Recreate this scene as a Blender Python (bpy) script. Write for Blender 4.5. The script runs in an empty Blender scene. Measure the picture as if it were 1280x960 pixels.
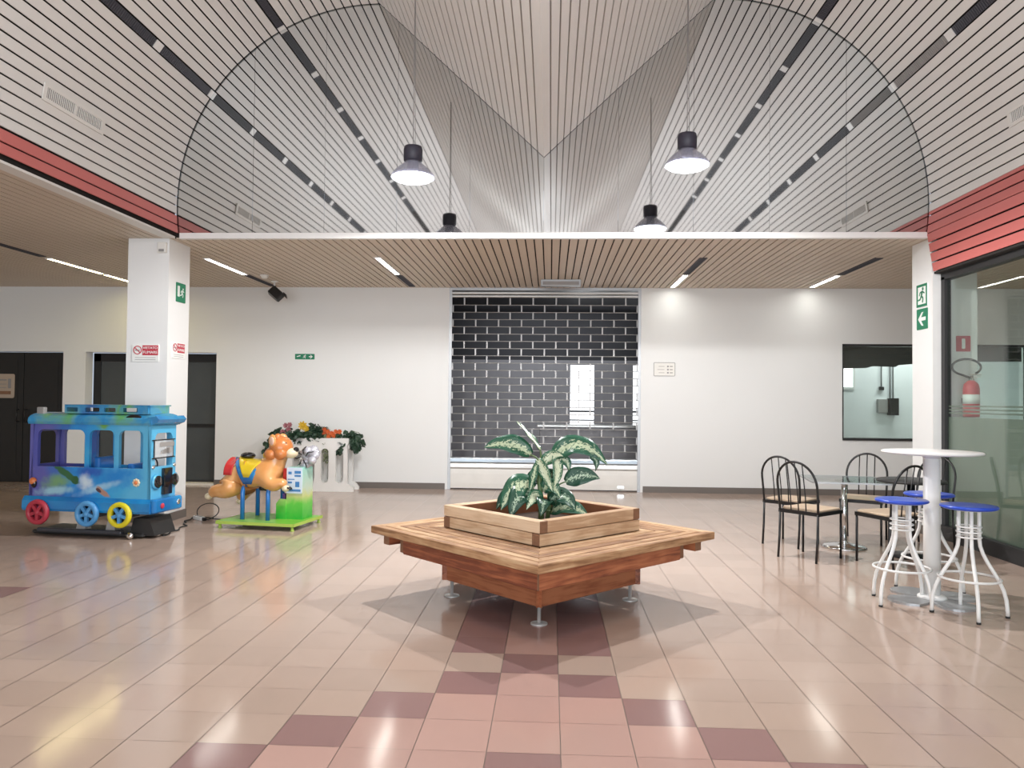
import bpy, math, random
from mathutils import Vector, Matrix
from mathutils.geometry import tessellate_polygon
random.seed(7)
R = math.radians
PI = math.pi
COL = bpy.context.scene.collection

# ------------------------------------------------------------------ materials
def mat(name, rgb, rough=0.5, metal=0.0, var=0.06, vscale=6.0, bump=0.0, bscale=40.0, emit=None, estr=0.0,
        alpha=1.0, trans=0.0, spec=0.5, coat=0.0, rgb2=None):
    m = bpy.data.materials.new(name); m.use_nodes = True
    nt = m.node_tree; b = nt.nodes['Principled BSDF']
    tc = nt.nodes.new('ShaderNodeTexCoord')
    nz = nt.nodes.new('ShaderNodeTexNoise'); nz.inputs['Scale'].default_value = vscale; nz.inputs['Detail'].default_value = 4
    nt.links.new(tc.outputs['Object'], nz.inputs['Vector'])
    mx = nt.nodes.new('ShaderNodeMix'); mx.data_type = 'RGBA'
    a = rgb if rgb2 is None else rgb2
    k0, k1 = (1 - var, 1 + var) if rgb2 is None else (1, 1)
    mx.inputs[6].default_value = (rgb[0]*k0, rgb[1]*k0, rgb[2]*k0, 1)
    mx.inputs[7].default_value = (min(1, a[0]*k1), min(1, a[1]*k1), min(1, a[2]*k1), 1)
    nt.links.new(nz.outputs['Fac'], mx.inputs[0])
    nt.links.new(mx.outputs[2], b.inputs['Base Color'])
    b.inputs['Roughness'].default_value = rough
    b.inputs['Metallic'].default_value = metal
    b.inputs['Specular IOR Level'].default_value = spec
    b.inputs['Alpha'].default_value = alpha
    b.inputs['Transmission Weight'].default_value = trans
    b.inputs['Coat Weight'].default_value = coat
    if emit:
        b.inputs['Emission Color'].default_value = (*emit, 1); b.inputs['Emission Strength'].default_value = estr
    if bump:
        n2 = nt.nodes.new('ShaderNodeTexNoise'); n2.inputs['Scale'].default_value = bscale
        nt.links.new(tc.outputs['Object'], n2.inputs['Vector'])
        bp = nt.nodes.new('ShaderNodeBump'); bp.inputs['Strength'].default_value = bump; bp.inputs['Distance'].default_value = .01
        nt.links.new(n2.outputs['Fac'], bp.inputs['Height']); nt.links.new(bp.outputs['Normal'], b.inputs['Normal'])
    return m

def wood(name, c1, c2, c3, rough=0.55):
    """long grain along the board's own X axis, a different tone for every board"""
    m = bpy.data.materials.new(name); m.use_nodes = True
    nt = m.node_tree; b = nt.nodes['Principled BSDF']; L = nt.links.new
    tc = nt.nodes.new('ShaderNodeTexCoord'); oi = nt.nodes.new('ShaderNodeObjectInfo')
    ad = nt.nodes.new('ShaderNodeVectorMath'); ad.operation = 'ADD'
    L(tc.outputs['Object'], ad.inputs[0])
    sc = nt.nodes.new('ShaderNodeMath'); sc.operation = 'MULTIPLY'; sc.inputs[1].default_value = 37
    L(oi.outputs['Random'], sc.inputs[0]); L(sc.outputs[0], ad.inputs[1])
    mp = nt.nodes.new('ShaderNodeMapping'); mp.inputs['Scale'].default_value = (1.6, 22, 22)
    L(ad.outputs[0], mp.inputs[0])
    nz = nt.nodes.new('ShaderNodeTexNoise'); nz.inputs['Scale'].default_value = 2.2; nz.inputs['Detail'].default_value = 6; nz.inputs['Distortion'].default_value = .6
    L(mp.outputs[0], nz.inputs['Vector'])
    n2 = nt.nodes.new('ShaderNodeTexNoise'); n2.inputs['Scale'].default_value = 5; n2.inputs['Detail'].default_value = 3
    L(ad.outputs[0], n2.inputs['Vector'])
    cr = nt.nodes.new('ShaderNodeValToRGB'); e = cr.color_ramp.elements
    e[0].position = .3; e[0].color = (*c1, 1); e[1].position = .7; e[1].color = (*c3, 1)
    k = cr.color_ramp.elements.new(.5); k.color = (*c2, 1)
    mm = nt.nodes.new('ShaderNodeMath'); mm.operation = 'ADD'
    h = nt.nodes.new('ShaderNodeMath'); h.operation = 'MULTIPLY_ADD'; h.inputs[1].default_value = .5; h.inputs[2].default_value = -.25
    L(n2.outputs['Fac'], h.inputs[0]); L(nz.outputs['Fac'], mm.inputs[0]); L(h.outputs[0], mm.inputs[1])
    r2 = nt.nodes.new('ShaderNodeMath'); r2.operation = 'MULTIPLY_ADD'; r2.inputs[1].default_value = .36; r2.inputs[2].default_value = -.18
    L(oi.outputs['Random'], r2.inputs[0])
    m3 = nt.nodes.new('ShaderNodeMath'); m3.operation = 'ADD'; L(mm.outputs[0], m3.inputs[0]); L(r2.outputs[0], m3.inputs[1])
    L(m3.outputs[0], cr.inputs[0]); L(cr.outputs[0], b.inputs['Base Color'])
    b.inputs['Roughness'].default_value = rough
    bp = nt.nodes.new('ShaderNodeBump'); bp.inputs['Strength'].default_value = .25; bp.inputs['Distance'].default_value = .004
    L(nz.outputs['Fac'], bp.inputs['Height']); L(bp.outputs['Normal'], b.inputs['Normal'])
    return m

def tile_mat(name, rgb):
    m = bpy.data.materials.new(name); m.use_nodes = True
    nt = m.node_tree; b = nt.nodes['Principled BSDF']; L = nt.links.new
    tc = nt.nodes.new('ShaderNodeTexCoord')
    mp = nt.nodes.new('ShaderNodeVectorMath'); mp.operation = 'MULTIPLY_ADD'
    mp.inputs[1].default_value = (1/.3, 1/.3, 0); mp.inputs[2].default_value = (.246/.3, -3.1/.3 + 50, 0)
    L(tc.outputs['Object'], mp.inputs[0])
    fl = nt.nodes.new('ShaderNodeVectorMath'); fl.operation = 'FLOOR'; L(mp.outputs[0], fl.inputs[0])
    wn = nt.nodes.new('ShaderNodeTexWhiteNoise'); wn.noise_dimensions = '2D'; L(fl.outputs[0], wn.inputs['Vector'])
    nz = nt.nodes.new('ShaderNodeTexNoise'); nz.inputs['Scale'].default_value = 1.3; nz.inputs['Detail'].default_value = 5
    L(tc.outputs['Object'], nz.inputs['Vector'])
    a = nt.nodes.new('ShaderNodeMath'); a.operation = 'MULTIPLY_ADD'; a.inputs[1].default_value = .09; a.inputs[2].default_value = .955
    L(wn.outputs['Value'], a.inputs[0])
    a2 = nt.nodes.new('ShaderNodeMath'); a2.operation = 'MULTIPLY_ADD'; a2.inputs[1].default_value = .10; a2.inputs[2].default_value = -.05
    L(nz.outputs['Fac'], a2.inputs[0])
    s = nt.nodes.new('ShaderNodeMath'); s.operation = 'ADD'; L(a.outputs[0], s.inputs[0]); L(a2.outputs[0], s.inputs[1])
    v = nt.nodes.new('ShaderNodeVectorMath'); v.operation = 'SCALE'; v.inputs[0].default_value = rgb; L(s.outputs[0], v.inputs['Scale'])
    L(v.outputs[0], b.inputs['Base Color'])
    rr = nt.nodes.new('ShaderNodeMath'); rr.operation = 'MULTIPLY_ADD'; rr.inputs[1].default_value = .08; rr.inputs[2].default_value = .085
    L(nz.outputs['Fac'], rr.inputs[0]); L(rr.outputs[0], b.inputs['Roughness'])
    b.inputs['Specular IOR Level'].default_value = .38
    return m

def leaf_mat(name, green, cream, amount):
    """variegated leaf: cream centre breaking up into the green margin, from the leaf's own length / width coordinates"""
    m = bpy.data.materials.new(name); m.use_nodes = True
    nt = m.node_tree; b = nt.nodes['Principled BSDF']; L = nt.links.new
    uv = nt.nodes.new('ShaderNodeTexCoord'); sp = nt.nodes.new('ShaderNodeSeparateXYZ'); L(uv.outputs['UV'], sp.inputs[0])
    ab = nt.nodes.new('ShaderNodeMath'); ab.operation = 'SUBTRACT'; ab.inputs[1].default_value = .5; L(sp.outputs['Y'], ab.inputs[0])
    a2 = nt.nodes.new('ShaderNodeMath'); a2.operation = 'ABSOLUTE'; L(ab.outputs[0], a2.inputs[0])
    mp = nt.nodes.new('ShaderNodeMapping'); mp.inputs['Scale'].default_value = (11, 7, 1); L(uv.outputs['UV'], mp.inputs[0])
    nz = nt.nodes.new('ShaderNodeTexNoise'); nz.inputs['Scale'].default_value = 1.6; nz.inputs['Detail'].default_value = 5; nz.inputs['Distortion'].default_value = .8
    L(mp.outputs[0], nz.inputs['Vector'])
    t = nt.nodes.new('ShaderNodeMath'); t.operation = 'MULTIPLY_ADD'; t.inputs[1].default_value = -.95; L(a2.outputs[0], t.inputs[0]); L(nz.outputs['Fac'], t.inputs[2])
    cr = nt.nodes.new('ShaderNodeValToRGB'); e = cr.color_ramp.elements
    e[0].position = .36 - amount; e[0].color = (*green, 1); e[1].position = .46 - amount; e[1].color = (*cream, 1)
    L(t.outputs[0], cr.inputs[0]); L(cr.outputs[0], b.inputs['Base Color'])
    b.inputs['Roughness'].default_value = .32
    return m

M = {}
M['tile_beige'] = tile_mat('beige floor tile', (.47, .36, .295))
M['tile_pink'] = tile_mat('pink floor tile', (.49, .32, .275))
M['tile_dark'] = tile_mat('mauve floor tile', (.30, .185, .175))
M['grout'] = mat('grout', (.27, .21, .175), .8)
M['wall'] = mat('white wall paint', (.80, .815, .81), .75, var=.015, vscale=2)
M['wall_cream'] = mat('cream wall paint', (.80, .775, .69), .75, var=.02, vscale=2)
M['slat'] = mat('cream ceiling slat', (.76, .75, .72), .45, var=.03, vscale=1.2)
M['slat_tan'] = mat('tan ceiling slat', (.62, .53, .43), .5, var=.05, vscale=1.2)
M['slat_red'] = mat('red slat', (.60, .165, .15), .45, var=.05, vscale=2)
M['void'] = mat('dark void above slats', (.02, .017, .015), .9)
M['mirror'] = mat('mirrored glass', (.66, .67, .665), .03, 1.0, var=.02, vscale=.8)
M['white_metal'] = mat('white enamelled metal', (.80, .80, .78), .35)
M['offwhite'] = mat('off-white plastic', (.78, .77, .73), .45)
M['black'] = mat('black metal', (.008, .008, .009), .35, var=.1)
M['blackdoor'] = mat('black door', (.012, .012, .013), .45, var=.1)
M['charcoal'] = mat('charcoal plinth', (.022, .022, .023), .5)
M['baseboard'] = mat('grey-brown skirting', (.16, .14, .125), .5)
M['grey_glass'] = mat('dark grey door glass', (.055, .065, .07), .12, spec=.6)
M['chrome'] = mat('chrome', (.75, .75, .76), .15, 1.0)
M['steel'] = mat('grille steel', (.42, .42, .42), .45, .3)
M['slat_steel'] = mat('galvanised slat', (.62, .62, .60), .3, .5)
M['slat_blue'] = mat('bluish galvanised slat', (.35, .40, .44), .3, .6)
M['alu'] = mat('aluminium', (.42, .43, .44), .4, .6)
M['seat_wood'] = mat('beige seat board', (.55, .42, .30), .5, var=.1)
M['blue_seat'] = mat('blue plastic seat', (.02, .07, .50), .3)
M['wood_top'] = wood('weathered pine', (.24, .12, .055), (.44, .25, .125), (.60, .41, .235), .6)
M['wood_red'] = wood('red-stained pine', (.17, .045, .02), (.31, .095, .04), (.42, .15, .065), .55)
M['wood_pale'] = wood('pale pine', (.46, .29, .17), (.62, .44, .28), (.72, .55, .38), .55)
M['endgrain'] = mat('dark end grain', (.22, .11, .06), .7, var=.3, vscale=30)
M['soil'] = mat('soil', (.05, .03, .02), .9, var=.4, vscale=30, bump=.6)
M['liner'] = mat('brown planter inside', (.26, .10, .045), .7, var=.2)
M['leaf_a'] = leaf_mat('variegated leaf', (.018, .10, .055), (.52, .60, .40), .05)
M['leaf_b'] = leaf_mat('pale variegated leaf', (.03, .13, .065), (.62, .68, .48), .16)
M['leaf_c'] = leaf_mat('dark variegated leaf', (.012, .065, .038), (.40, .52, .38), -.02)
M['stem'] = mat('green stem', (.10, .16, .06), .5)
M['green_sign'] = mat('green sign', (.01, .20, .10), .45)
M['sign_white'] = mat('white sign print', (.85, .87, .85), .45)
M['sign_red'] = mat('red sign', (.52, .03, .06), .45)
M['sign_grey'] = mat('grey print', (.25, .25, .25), .5)
M['sign_beige'] = mat('beige sign plate', (.42, .34, .27), .5)
M['ext_red'] = mat('extinguisher red', (.55, .02, .035), .3)
M['rubber'] = mat('black rubber', (.015, .015, .015), .6)
M['lamp'] = mat('glowing lamp disc', (1, 1, 1), .5, emit=(.95, .97, 1.0), estr=16)
M['tube'] = mat('glowing tube', (1, 1, 1), .5, emit=(1.0, .97, .90), estr=26)
M['tube_warm'] = mat('warm glowing tube', (1, 1, 1), .5, emit=(1.0, .84, .42), estr=32)
M['window_lit'] = mat('daylit pane', (.9, .95, 1), .3, emit=(.93, .97, 1.0), estr=2.2)  # storeroom window, and stand-in for reflections behind the shutter
M['lamp_core'] = mat('grey reflector core', (.30, .30, .38), .5)
M['shade'] = mat('frosted lamp shade', (.45, .45, .55), .25, alpha=.4)
M['lamp_body'] = mat('dark violet-grey lamp housing', (.035, .033, .05), .5)
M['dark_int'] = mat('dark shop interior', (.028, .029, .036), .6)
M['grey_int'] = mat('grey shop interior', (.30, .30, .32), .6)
M['int_white'] = mat('cool white interior wall', (.80, .83, .84), .5, var=.03)
M['vent_dark'] = mat('dark vent louvre', (.05, .048, .06), .5)
M['vent_grey'] = mat('grey vent louvre', (.30, .29, .28), .5)

def glass_mat(name, tint, rough, mixin):
    """thin pane: clear, with a mirror-like sheen that grows at glancing angles"""
    m = bpy.data.materials.new(name); m.use_nodes = True
    nt = m.node_tree; nt.nodes.remove(nt.nodes['Principled BSDF']); L = nt.links.new
    out = nt.nodes['Material Output']
    tr = nt.nodes.new('ShaderNodeBsdfTransparent'); tr.inputs[0].default_value = (*tint, 1)
    gl = nt.nodes.new('ShaderNodeBsdfGlossy'); gl.inputs['Roughness'].default_value = rough
    lw = nt.nodes.new('ShaderNodeLayerWeight'); lw.inputs['Blend'].default_value = .5
    pw = nt.nodes.new('ShaderNodeMath'); pw.operation = 'POWER'; pw.inputs[1].default_value = 4; L(lw.outputs['Facing'], pw.inputs[0])
    fr = nt.nodes.new('ShaderNodeMath'); fr.operation = 'MULTIPLY_ADD'; fr.inputs[1].default_value = .7; fr.inputs[2].default_value = mixin; L(pw.outputs[0], fr.inputs[0])
    mx = nt.nodes.new('ShaderNodeMixShader')
    L(fr.outputs[0], mx.inputs[0]); L(tr.outputs[0], mx.inputs[1]); L(gl.outputs[0], mx.inputs[2]); L(mx.outputs[0], out.inputs[0])
    return m
M['glass'] = glass_mat('shop glass', (.86, .91, .88), .02, .05)
M['table_glass'] = glass_mat('table glass', (.78, .83, .81), .03, .10)
M['clear_box'] = mat('clear plastic', (.75, .78, .8), .2, alpha=.35)
M['film'] = mat('grey-green frosted film', (.24, .265, .225), .22, alpha=.88, spec=.6)

# ------------------------------------------------------------------ mesh builder
class MB:
    def __init__(s): s.v = []; s.f = []; s.m = []; s.sm = []; s.uv = None
    def face(s, ids, mi=0, smooth=False): s.f.append(tuple(ids)); s.m.append(mi); s.sm.append(smooth)
    def add(s, vs, fs, mi=0, smooth=False):
        b = len(s.v); s.v += [tuple(x) for x in vs]
        for f in fs: s.face([b + i for i in f], mi, smooth)
    def box(s, x0, x1, y0, y1, z0, z1, mi=0, T=None):
        vs = [Vector((x, y, z)) for x in (x0, x1) for y in (y0, y1) for z in (z0, z1)]
        if T is not None: vs = [T @ v for v in vs]
        s.add(vs, [(0, 1, 3, 2), (4, 6, 7, 5), (0, 4, 5, 1), (2, 3, 7, 6), (0, 2, 6, 4), (1, 5, 7, 3)], mi)
        return s
    def rbox(s, x0, x1, y0, y1, z0, z1, r, mi=0, n=3, T=None):
        """box with rounded vertical edges and small chamfers top and bottom"""
        pts = []
        for cx, cy, a0 in ((x1-r, y1-r, 0), (x0+r, y1-r, 90), (x0+r, y0+r, 180), (x1-r, y0+r, 270)):
            for k in range(n+1):
                a = R(a0 + 90*k/n); pts.append((cx + r*math.cos(a), cy + r*math.sin(a)))
        c = min(r*.5, (z1-z0)*.25); mx, my = (x0+x1)/2, (y0+y1)/2
        sx, sy = 1 - c/max(1e-6, (x1-x0)/2), 1 - c/max(1e-6, (y1-y0)/2)
        rings = [(z0, 1), (z0+c, 0), (z1-c, 0), (z1, 1)]; b = len(s.v); N = len(pts)
        for z, sh in rings:
            for (x, y) in pts:
                v = Vector((mx + (x-mx)*(sx if sh else 1), my + (y-my)*(sy if sh else 1), z))
                s.v.append(tuple(T @ v if T is not None else v))
        for k in range(3):
            for i in range(N): s.face((b+k*N+i, b+k*N+(i+1) % N, b+(k+1)*N+(i+1) % N, b+(k+1)*N+i), mi)
        s.face([b+i for i in range(N)][::-1], mi); s.face([b+3*N+i for i in range(N)], mi)
        return s
    def prism(s, pts, d0, d1, holes=(), plane='xz', mi=0, mi_side=None, T=None):
        """a flat outline (with holes) given real thickness"""
        loops = [list(pts)] + [list(h) for h in holes]
        def P(p, d):
            v = Vector((p[0], d, p[1])) if plane == 'xz' else Vector((p[0], p[1], d)) if plane == 'xy' else Vector((d, p[0], p[1]))
            return tuple(T @ v if T is not None else v)
        flat = [p for l in loops for p in l]; n = len(flat); b = len(s.v)
        s.v += [P(p, d0) for p in flat] + [P(p, d1) for p in flat]
        if len(loops) == 1:
            s.face([b+i for i in range(n)], mi); s.face([b+n+i for i in range(n)][::-1], mi)
        else:
            for t in tessellate_polygon([[Vector((p[0], p[1], 0)) for p in l] for l in loops]):
                s.face([b+i for i in t], mi); s.face([b+n+i for i in t][::-1], mi)
        o = 0
        for l in loops:
            k = len(l)
            for i in range(k):
                j = (i+1) % k; s.face((b+o+i, b+o+j, b+n+o+j, b+n+o+i), mi if mi_side is None else mi_side)
            o += k
        return s
    def tube(s, path, r, n=8, closed=False, mi=0, caps=True):
        path = [Vector(p) for p in path]; k = len(path); rs = r if isinstance(r, (list, tuple)) else [r]*k
        b = len(s.v); up = None
        for i, p in enumerate(path):
            t = (path[(i+1) % k] - path[i-1]) if closed else (path[min(i+1, k-1)] - path[max(i-1, 0)])
            if t.length < 1e-9: t = Vector((0, 0, 1))
            t.normalize()
            if up is None:
                up = Vector((0, 0, 1)) if abs(t.z) < .9 else Vector((1, 0, 0))
            a = up - t*up.dot(t)
            if a.length < 1e-6: a = t.orthogonal()
            a.normalize(); up = a; c = t.cross(a)
            for j in range(n):
                th = 2*PI*j/n; s.v.append(tuple(p + (a*math.cos(th) + c*math.sin(th))*rs[i]))
        for i in range(k if closed else k-1):
            i2 = (i+1) % k
            for j in range(n): s.face((b+i*n+j, b+i*n+(j+1) % n, b+i2*n+(j+1) % n, b+i2*n+j), mi, True)
        if caps and not closed:
            s.face([b+j for j in range(n)][::-1], mi); s.face([b+(k-1)*n+j for j in range(n)], mi)
        return s
    def lathe(s, prof, n=32, c=(0, 0, 0), mi=0, axis='z', smooth=True, T=None, caps=True):
        b = len(s.v)
        for r, z in prof:
            for j in range(n):
                a = 2*PI*j/n; x, y = r*math.cos(a), r*math.sin(a)
                v = Vector((x, y, z)) if axis == 'z' else Vector((x, z, y)) if axis == 'y' else Vector((z, x, y))
                v = v + Vector(c); s.v.append(tuple(T @ v if T is not None else v))
        for i in range(len(prof)-1):
            for j in range(n): s.face((b+i*n+j, b+i*n+(j+1) % n, b+(i+1)*n+(j+1) % n, b+(i+1)*n+j), mi, smooth)
        if caps: s.face([b+j for j in range(n)][::-1], mi); s.face([b+(len(prof)-1)*n+j for j in range(n)], mi)
        return s
    def ball(s, c, rad, n=16, mi=0, T=None):
        rx, ry, rz = rad if isinstance(rad, (tuple, list)) else (rad,)*3
        b = len(s.v); m = n//2
        for i in range(m+1):
            ph = -PI/2 + PI*i/m
            for j in range(n):
                a = 2*PI*j/n
                v = Vector((rx*math.cos(ph)*math.cos(a), ry*math.cos(ph)*math.sin(a), rz*math.sin(ph)))
                v = (T @ v if T is not None else v) + Vector(c); s.v.append(tuple(v))
        for i in range(m):
            for j in range(n): s.face((b+i*n+j, b+i*n+(j+1) % n, b+(i+1)*n+(j+1) % n, b+(i+1)*n+j), mi, True)
        return s
    def obj(s, name, mats, parent=None, loc=None, rot=None, label=None):
        me = bpy.data.meshes.new(name); me.from_pydata(s.v, [], s.f)
        for m in (mats if isinstance(mats, (list, tuple)) else [mats]): me.materials.append(M[m] if isinstance(m, str) else m)
        me.polygons.foreach_set('material_index', s.m); me.polygons.foreach_set('use_smooth', s.sm)
        if s.uv:
            u = me.uv_layers.new(name='UVMap')
            for l in me.loops: u.data[l.index].uv = s.uv[l.vertex_index]
        me.validate(); me.update()
        import bmesh
        bm = bmesh.new(); bm.from_mesh(me); bmesh.ops.recalc_face_normals(bm, faces=bm.faces); bm.to_mesh(me); bm.free()
        o = bpy.data.objects.new(name, me); COL.objects.link(o)
        if parent is not None: o.parent = parent
        if loc is not None: o.location = loc
        if rot is not None: o.rotation_euler = rot
        if label: o['label'] = label
        return o

def thing(name, label, cat, loc=(0, 0, 0), rz=0, group=None):
    o = bpy.data.objects.new(name, None); COL.objects.link(o); o.location = loc; o.rotation_euler = (0, 0, rz)
    o.empty_display_size = .1
    return tag(o, label, cat, group)
def tag(o, label, cat, group=None):
    o['label'] = label; o['category'] = cat
    if group: o['group'] = group
    return o
def struct(o):
    o['kind'] = 'structure'; return o
def stuff(o):
    o['kind'] = 'stuff'; return o
def dup(root, loc, rz, label, group=None):
    r = root.copy(); COL.objects.link(r); r.location = loc; r.rotation_euler = (0, 0, rz); r['label'] = label
    if group: r['group'] = group
    for ch in list(root.children):
        c = ch.copy(); COL.objects.link(c); c.parent = r
        for g in list(ch.children):
            d = g.copy(); COL.objects.link(d); d.parent = c
    return r
def text_obj(s, size, m, parent, loc, rot, name='lettering', depth=.0015, align='CENTER'):
    cu = bpy.data.curves.new(name, 'FONT'); cu.body = s; cu.size = size; cu.extrude = depth; cu.align_x = align; cu.align_y = 'CENTER'
    t = bpy.data.objects.new(name, cu); COL.objects.link(t)
    bpy.context.view_layer.update()
    me = bpy.data.meshes.new_from_object(t.evaluated_get(bpy.context.evaluated_depsgraph_get()))
    bpy.data.objects.remove(t)
    me.materials.clear(); me.materials.append(M[m])
    o = bpy.data.objects.new(name, me); COL.objects.link(o); o.parent = parent; o.location = loc; o.rotation_euler = rot
    return o
def rrect(x0, x1, z0, z1, r, n=4, corners=(1, 1, 1, 1)):
    """rounded rectangle outline; corners: top right, top left, bottom left, bottom right"""
    P = []
    for (cx, cz, a0, on) in ((x1-r, z1-r, 0, corners[0]), (x0+r, z1-r, 90, corners[1]), (x0+r, z0+r, 180, corners[2]), (x1-r, z0+r, 270, corners[3])):
        if on:
            for k in range(n+1):
                a = R(a0 + 90*k/n); P.append((cx + r*math.cos(a), cz + r*math.sin(a)))
        else:
            P.append((x1 if a0 in (0, 270) else x0, z1 if a0 < 180 else z0))
    return P

# ------------------------------------------------------------------ camera
cam = bpy.data.cameras.new('camera'); co = bpy.data.objects.new('camera', cam); COL.objects.link(co)
bpy.context.scene.camera = co
F_PX = 950.0
cam.sensor_fit = 'HORIZONTAL'; cam.sensor_width = 36; cam.lens = F_PX/1280*36; cam.clip_start = .05; cam.clip_end = 200
rho = .010; th = math.atan(21.5/F_PX); ps = math.atan(48.2/F_PX*math.cos(th))
fw = Vector((-math.sin(ps)*math.cos(th), math.cos(ps)*math.cos(th), math.sin(th)))
rt = Vector((math.cos(ps), math.sin(ps), 0)); up = rt.cross(fw)
r2 = rt*math.cos(rho) + up*math.sin(rho); u2 = up*math.cos(rho) - rt*math.sin(rho)
co.matrix_world = Matrix(((r2.x, u2.x, -fw.x, 0), (r2.y, u2.y, -fw.y, 0), (r2.z, u2.z, -fw.z, 1.42), (0, 0, 0, 1)))

# ------------------------------------------------------------------ the hall: floor
WY = 12.15          # back wall
GY = 8.43           # mirrored gable glass and front edge of the low ceiling
SZ = 3.24           # low ceiling
YB = -6.0           # open glazed end behind the camera
X0, X1 = -11.0, 10.0
fb = MB()
fb.box(X0, X1, YB, 16.5, -.1, -.004, 3)
def tile_kind(c, Y):
    r = round((Y - 3.1)/.3)
    a = abs(c)
    if r >= 4: return (2 if a == 1 else 1 if a == 0 else 0) if r <= 8 else 0
    if r == 3: return 2 if a == 0 else 0
    k = 3 - r                      # chevron arm: k = 1 for Y 3.7
    if a == k: return 2
    if a > k: return 0
    if r in (-1, -5) and a == 0: return 2
    if r < -1 and a == -1 - r: return 2
    return 1
for i in range(-37, 35):
    xa = -.246 + .3*i
    for j in range(-31, 31):
        ya = 3.1 + .3*j
        if ya > WY: continue
        mi = tile_kind(i, ya)
        if i == -13 and j == 7: mi = 2
        b = len(fb.v)
        fb.v += [(xa+.002, ya+.001, 0), (xa+.298, ya+.001, 0), (xa+.298, ya+.299, 0), (xa+.002, ya+.299, 0)]
        fb.face((b, b+1, b+2, b+3), mi)
struct(fb.obj('floor', ['tile_beige', 'tile_pink', 'tile_dark', 'grout']))

# ------------------------------------------------------------------ the hall: vaulted slat ceiling
RV, ZC = 2.305, 3.61
CL, CR, AX = -1.98, 1.79, -.095
AZ = 4.14           # height of the ridge that hangs down the middle
def slat(mb, p, q, y0, y1, mi=0, t=.012):
    """one slat between profile points p and q (x, z), with thickness to the outside"""
    d = Vector((q[0]-p[0], q[1]-p[1])); n = Vector((-d.y, d.x)).normalized()*t
    pts = [p, q, (q[0]+n.x, q[1]+n.y), (p[0]+n.x, p[1]+n.y)]
    b = len(mb.v)
    mb.v += [(x, y, z) for y in (y0, y1) for (x, z) in pts]
    for f in ((0, 1, 2, 3), (7, 6, 5, 4), (0, 4, 5, 1), (1, 5, 6, 2), (2, 6, 7, 3), (3, 7, 4, 0)): mb.face([b+i for i in f], mi)
def arc(side, deg):
    a = R(deg)
    return (CL - RV*math.cos(a), ZC + RV*math.sin(a)) if side < 0 else (CR + RV*math.cos(a), ZC + RV*math.sin(a))
Y0S, Y1S = YB, GY - .02
STRIPS = {32.5, 60.0}          # slat positions taken up by air diffusers
for side in (-1, 1):
    mb = MB(); a = -3.5 if side < 0 else -1.0
    a = -2.5
    while a < 90:
        if not any(abs(a - s) < 1 for s in STRIPS):
            p, q = arc(side, a + .2), arc(side, min(90, a + 2.3))
            if side < 0: p, q = q, p
            slat(mb, q, p, Y0S, Y1S, 0, -.012 if side < 0 else -.012)
        a += 2.5
    # backing
    pr = [arc(side, d) for d in range(-9, 91, 5)]
    cx = CL if side < 0 else CR
    pr = [(cx + (x-cx)*1.02, ZC + (z-ZC)*1.02) for x, z in pr]
    b = len(mb.v); mb.v += [(x, y, z) for (x, z) in pr for y in (Y0S, GY + .05)]
    for k in range(len(pr)-1): mb.face((b+2*k, b+2*k+1, b+2*k+3, b+2*k+2), 1)
    # slope down to the middle ridge
    top = (CL if side < 0 else CR, ZC + RV); bot = (AX, AZ)
    L_ = math.hypot(top[0]-bot[0], top[1]-bot[1]); n = int(L_/.1); d = ((top[0]-bot[0])/L_, (top[1]-bot[1])/L_)
    for k in range(n + 1):
        s0, s1 = k*.1 + (.0 if k == 0 else .008), min(L_, k*.1 + .092)
        if s1 - s0 < .02: continue
        p = (bot[0] + d[0]*s0, bot[1] + d[1]*s0); q = (bot[0] + d[0]*s1, bot[1] + d[1]*s1)
        slat(mb, p, q, Y0S, Y1S, 0, .012 if side < 0 else .012) if side > 0 else slat(mb, q, p, Y0S, Y1S, 0, .012)
    b = len(mb.v); mb.v += [(bot[0], y, bot[1]+.06) for y in (Y0S, GY + .05)] + [(top[0], y, top[1]+.06) for y in (Y0S, GY + .05)]
    mb.face((b, b+1, b+3, b+2), 1)
    struct(mb.obj('ceiling', ['slat', 'void']))
# red slats along the lower edges
mb = MB()
for a in (-8.0, -5.5):
    p, q = arc(-1, a + .2), arc(-1, a + 2.6 if a > -6 else a + 2.3); slat(mb, p, q, Y0S, Y1S, 0, -.012)
mb.box(-4.42, -4.31, Y0S, Y1S, 3.262, 3.62, 1)
mb.box(-4.42, -4.285, Y0S, Y1S, 3.236, 3.258, 2)
struct(mb.obj('trim_1', ['slat_red', 'void', 'slat']))
mb = MB()
for a in (-8.4, -5.9, -3.4):
    p, q = arc(1, a + .2), arc(1, a + 2.3 if a < -4 else -2.4); slat(mb, q, p, Y0S, Y1S, 0, -.012)
for k in range(4):
    f0, f1 = k/4 + .02, (k+1)/4 - .02
    P = lambda f: (4.075 + .07*f, 3.285 - .42*f)
    slat(mb, P(f1), P(f0), Y0S, 8.42, 0, .014)
mb.box(4.17, 4.34, Y0S, 8.42, 2.88, 3.62, 1)
mb.box(4.13, 4.20, Y0S, 8.42, 2.84, 2.862, 1)
struct(mb.obj('trim_2', ['slat_red', 'void']))

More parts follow.
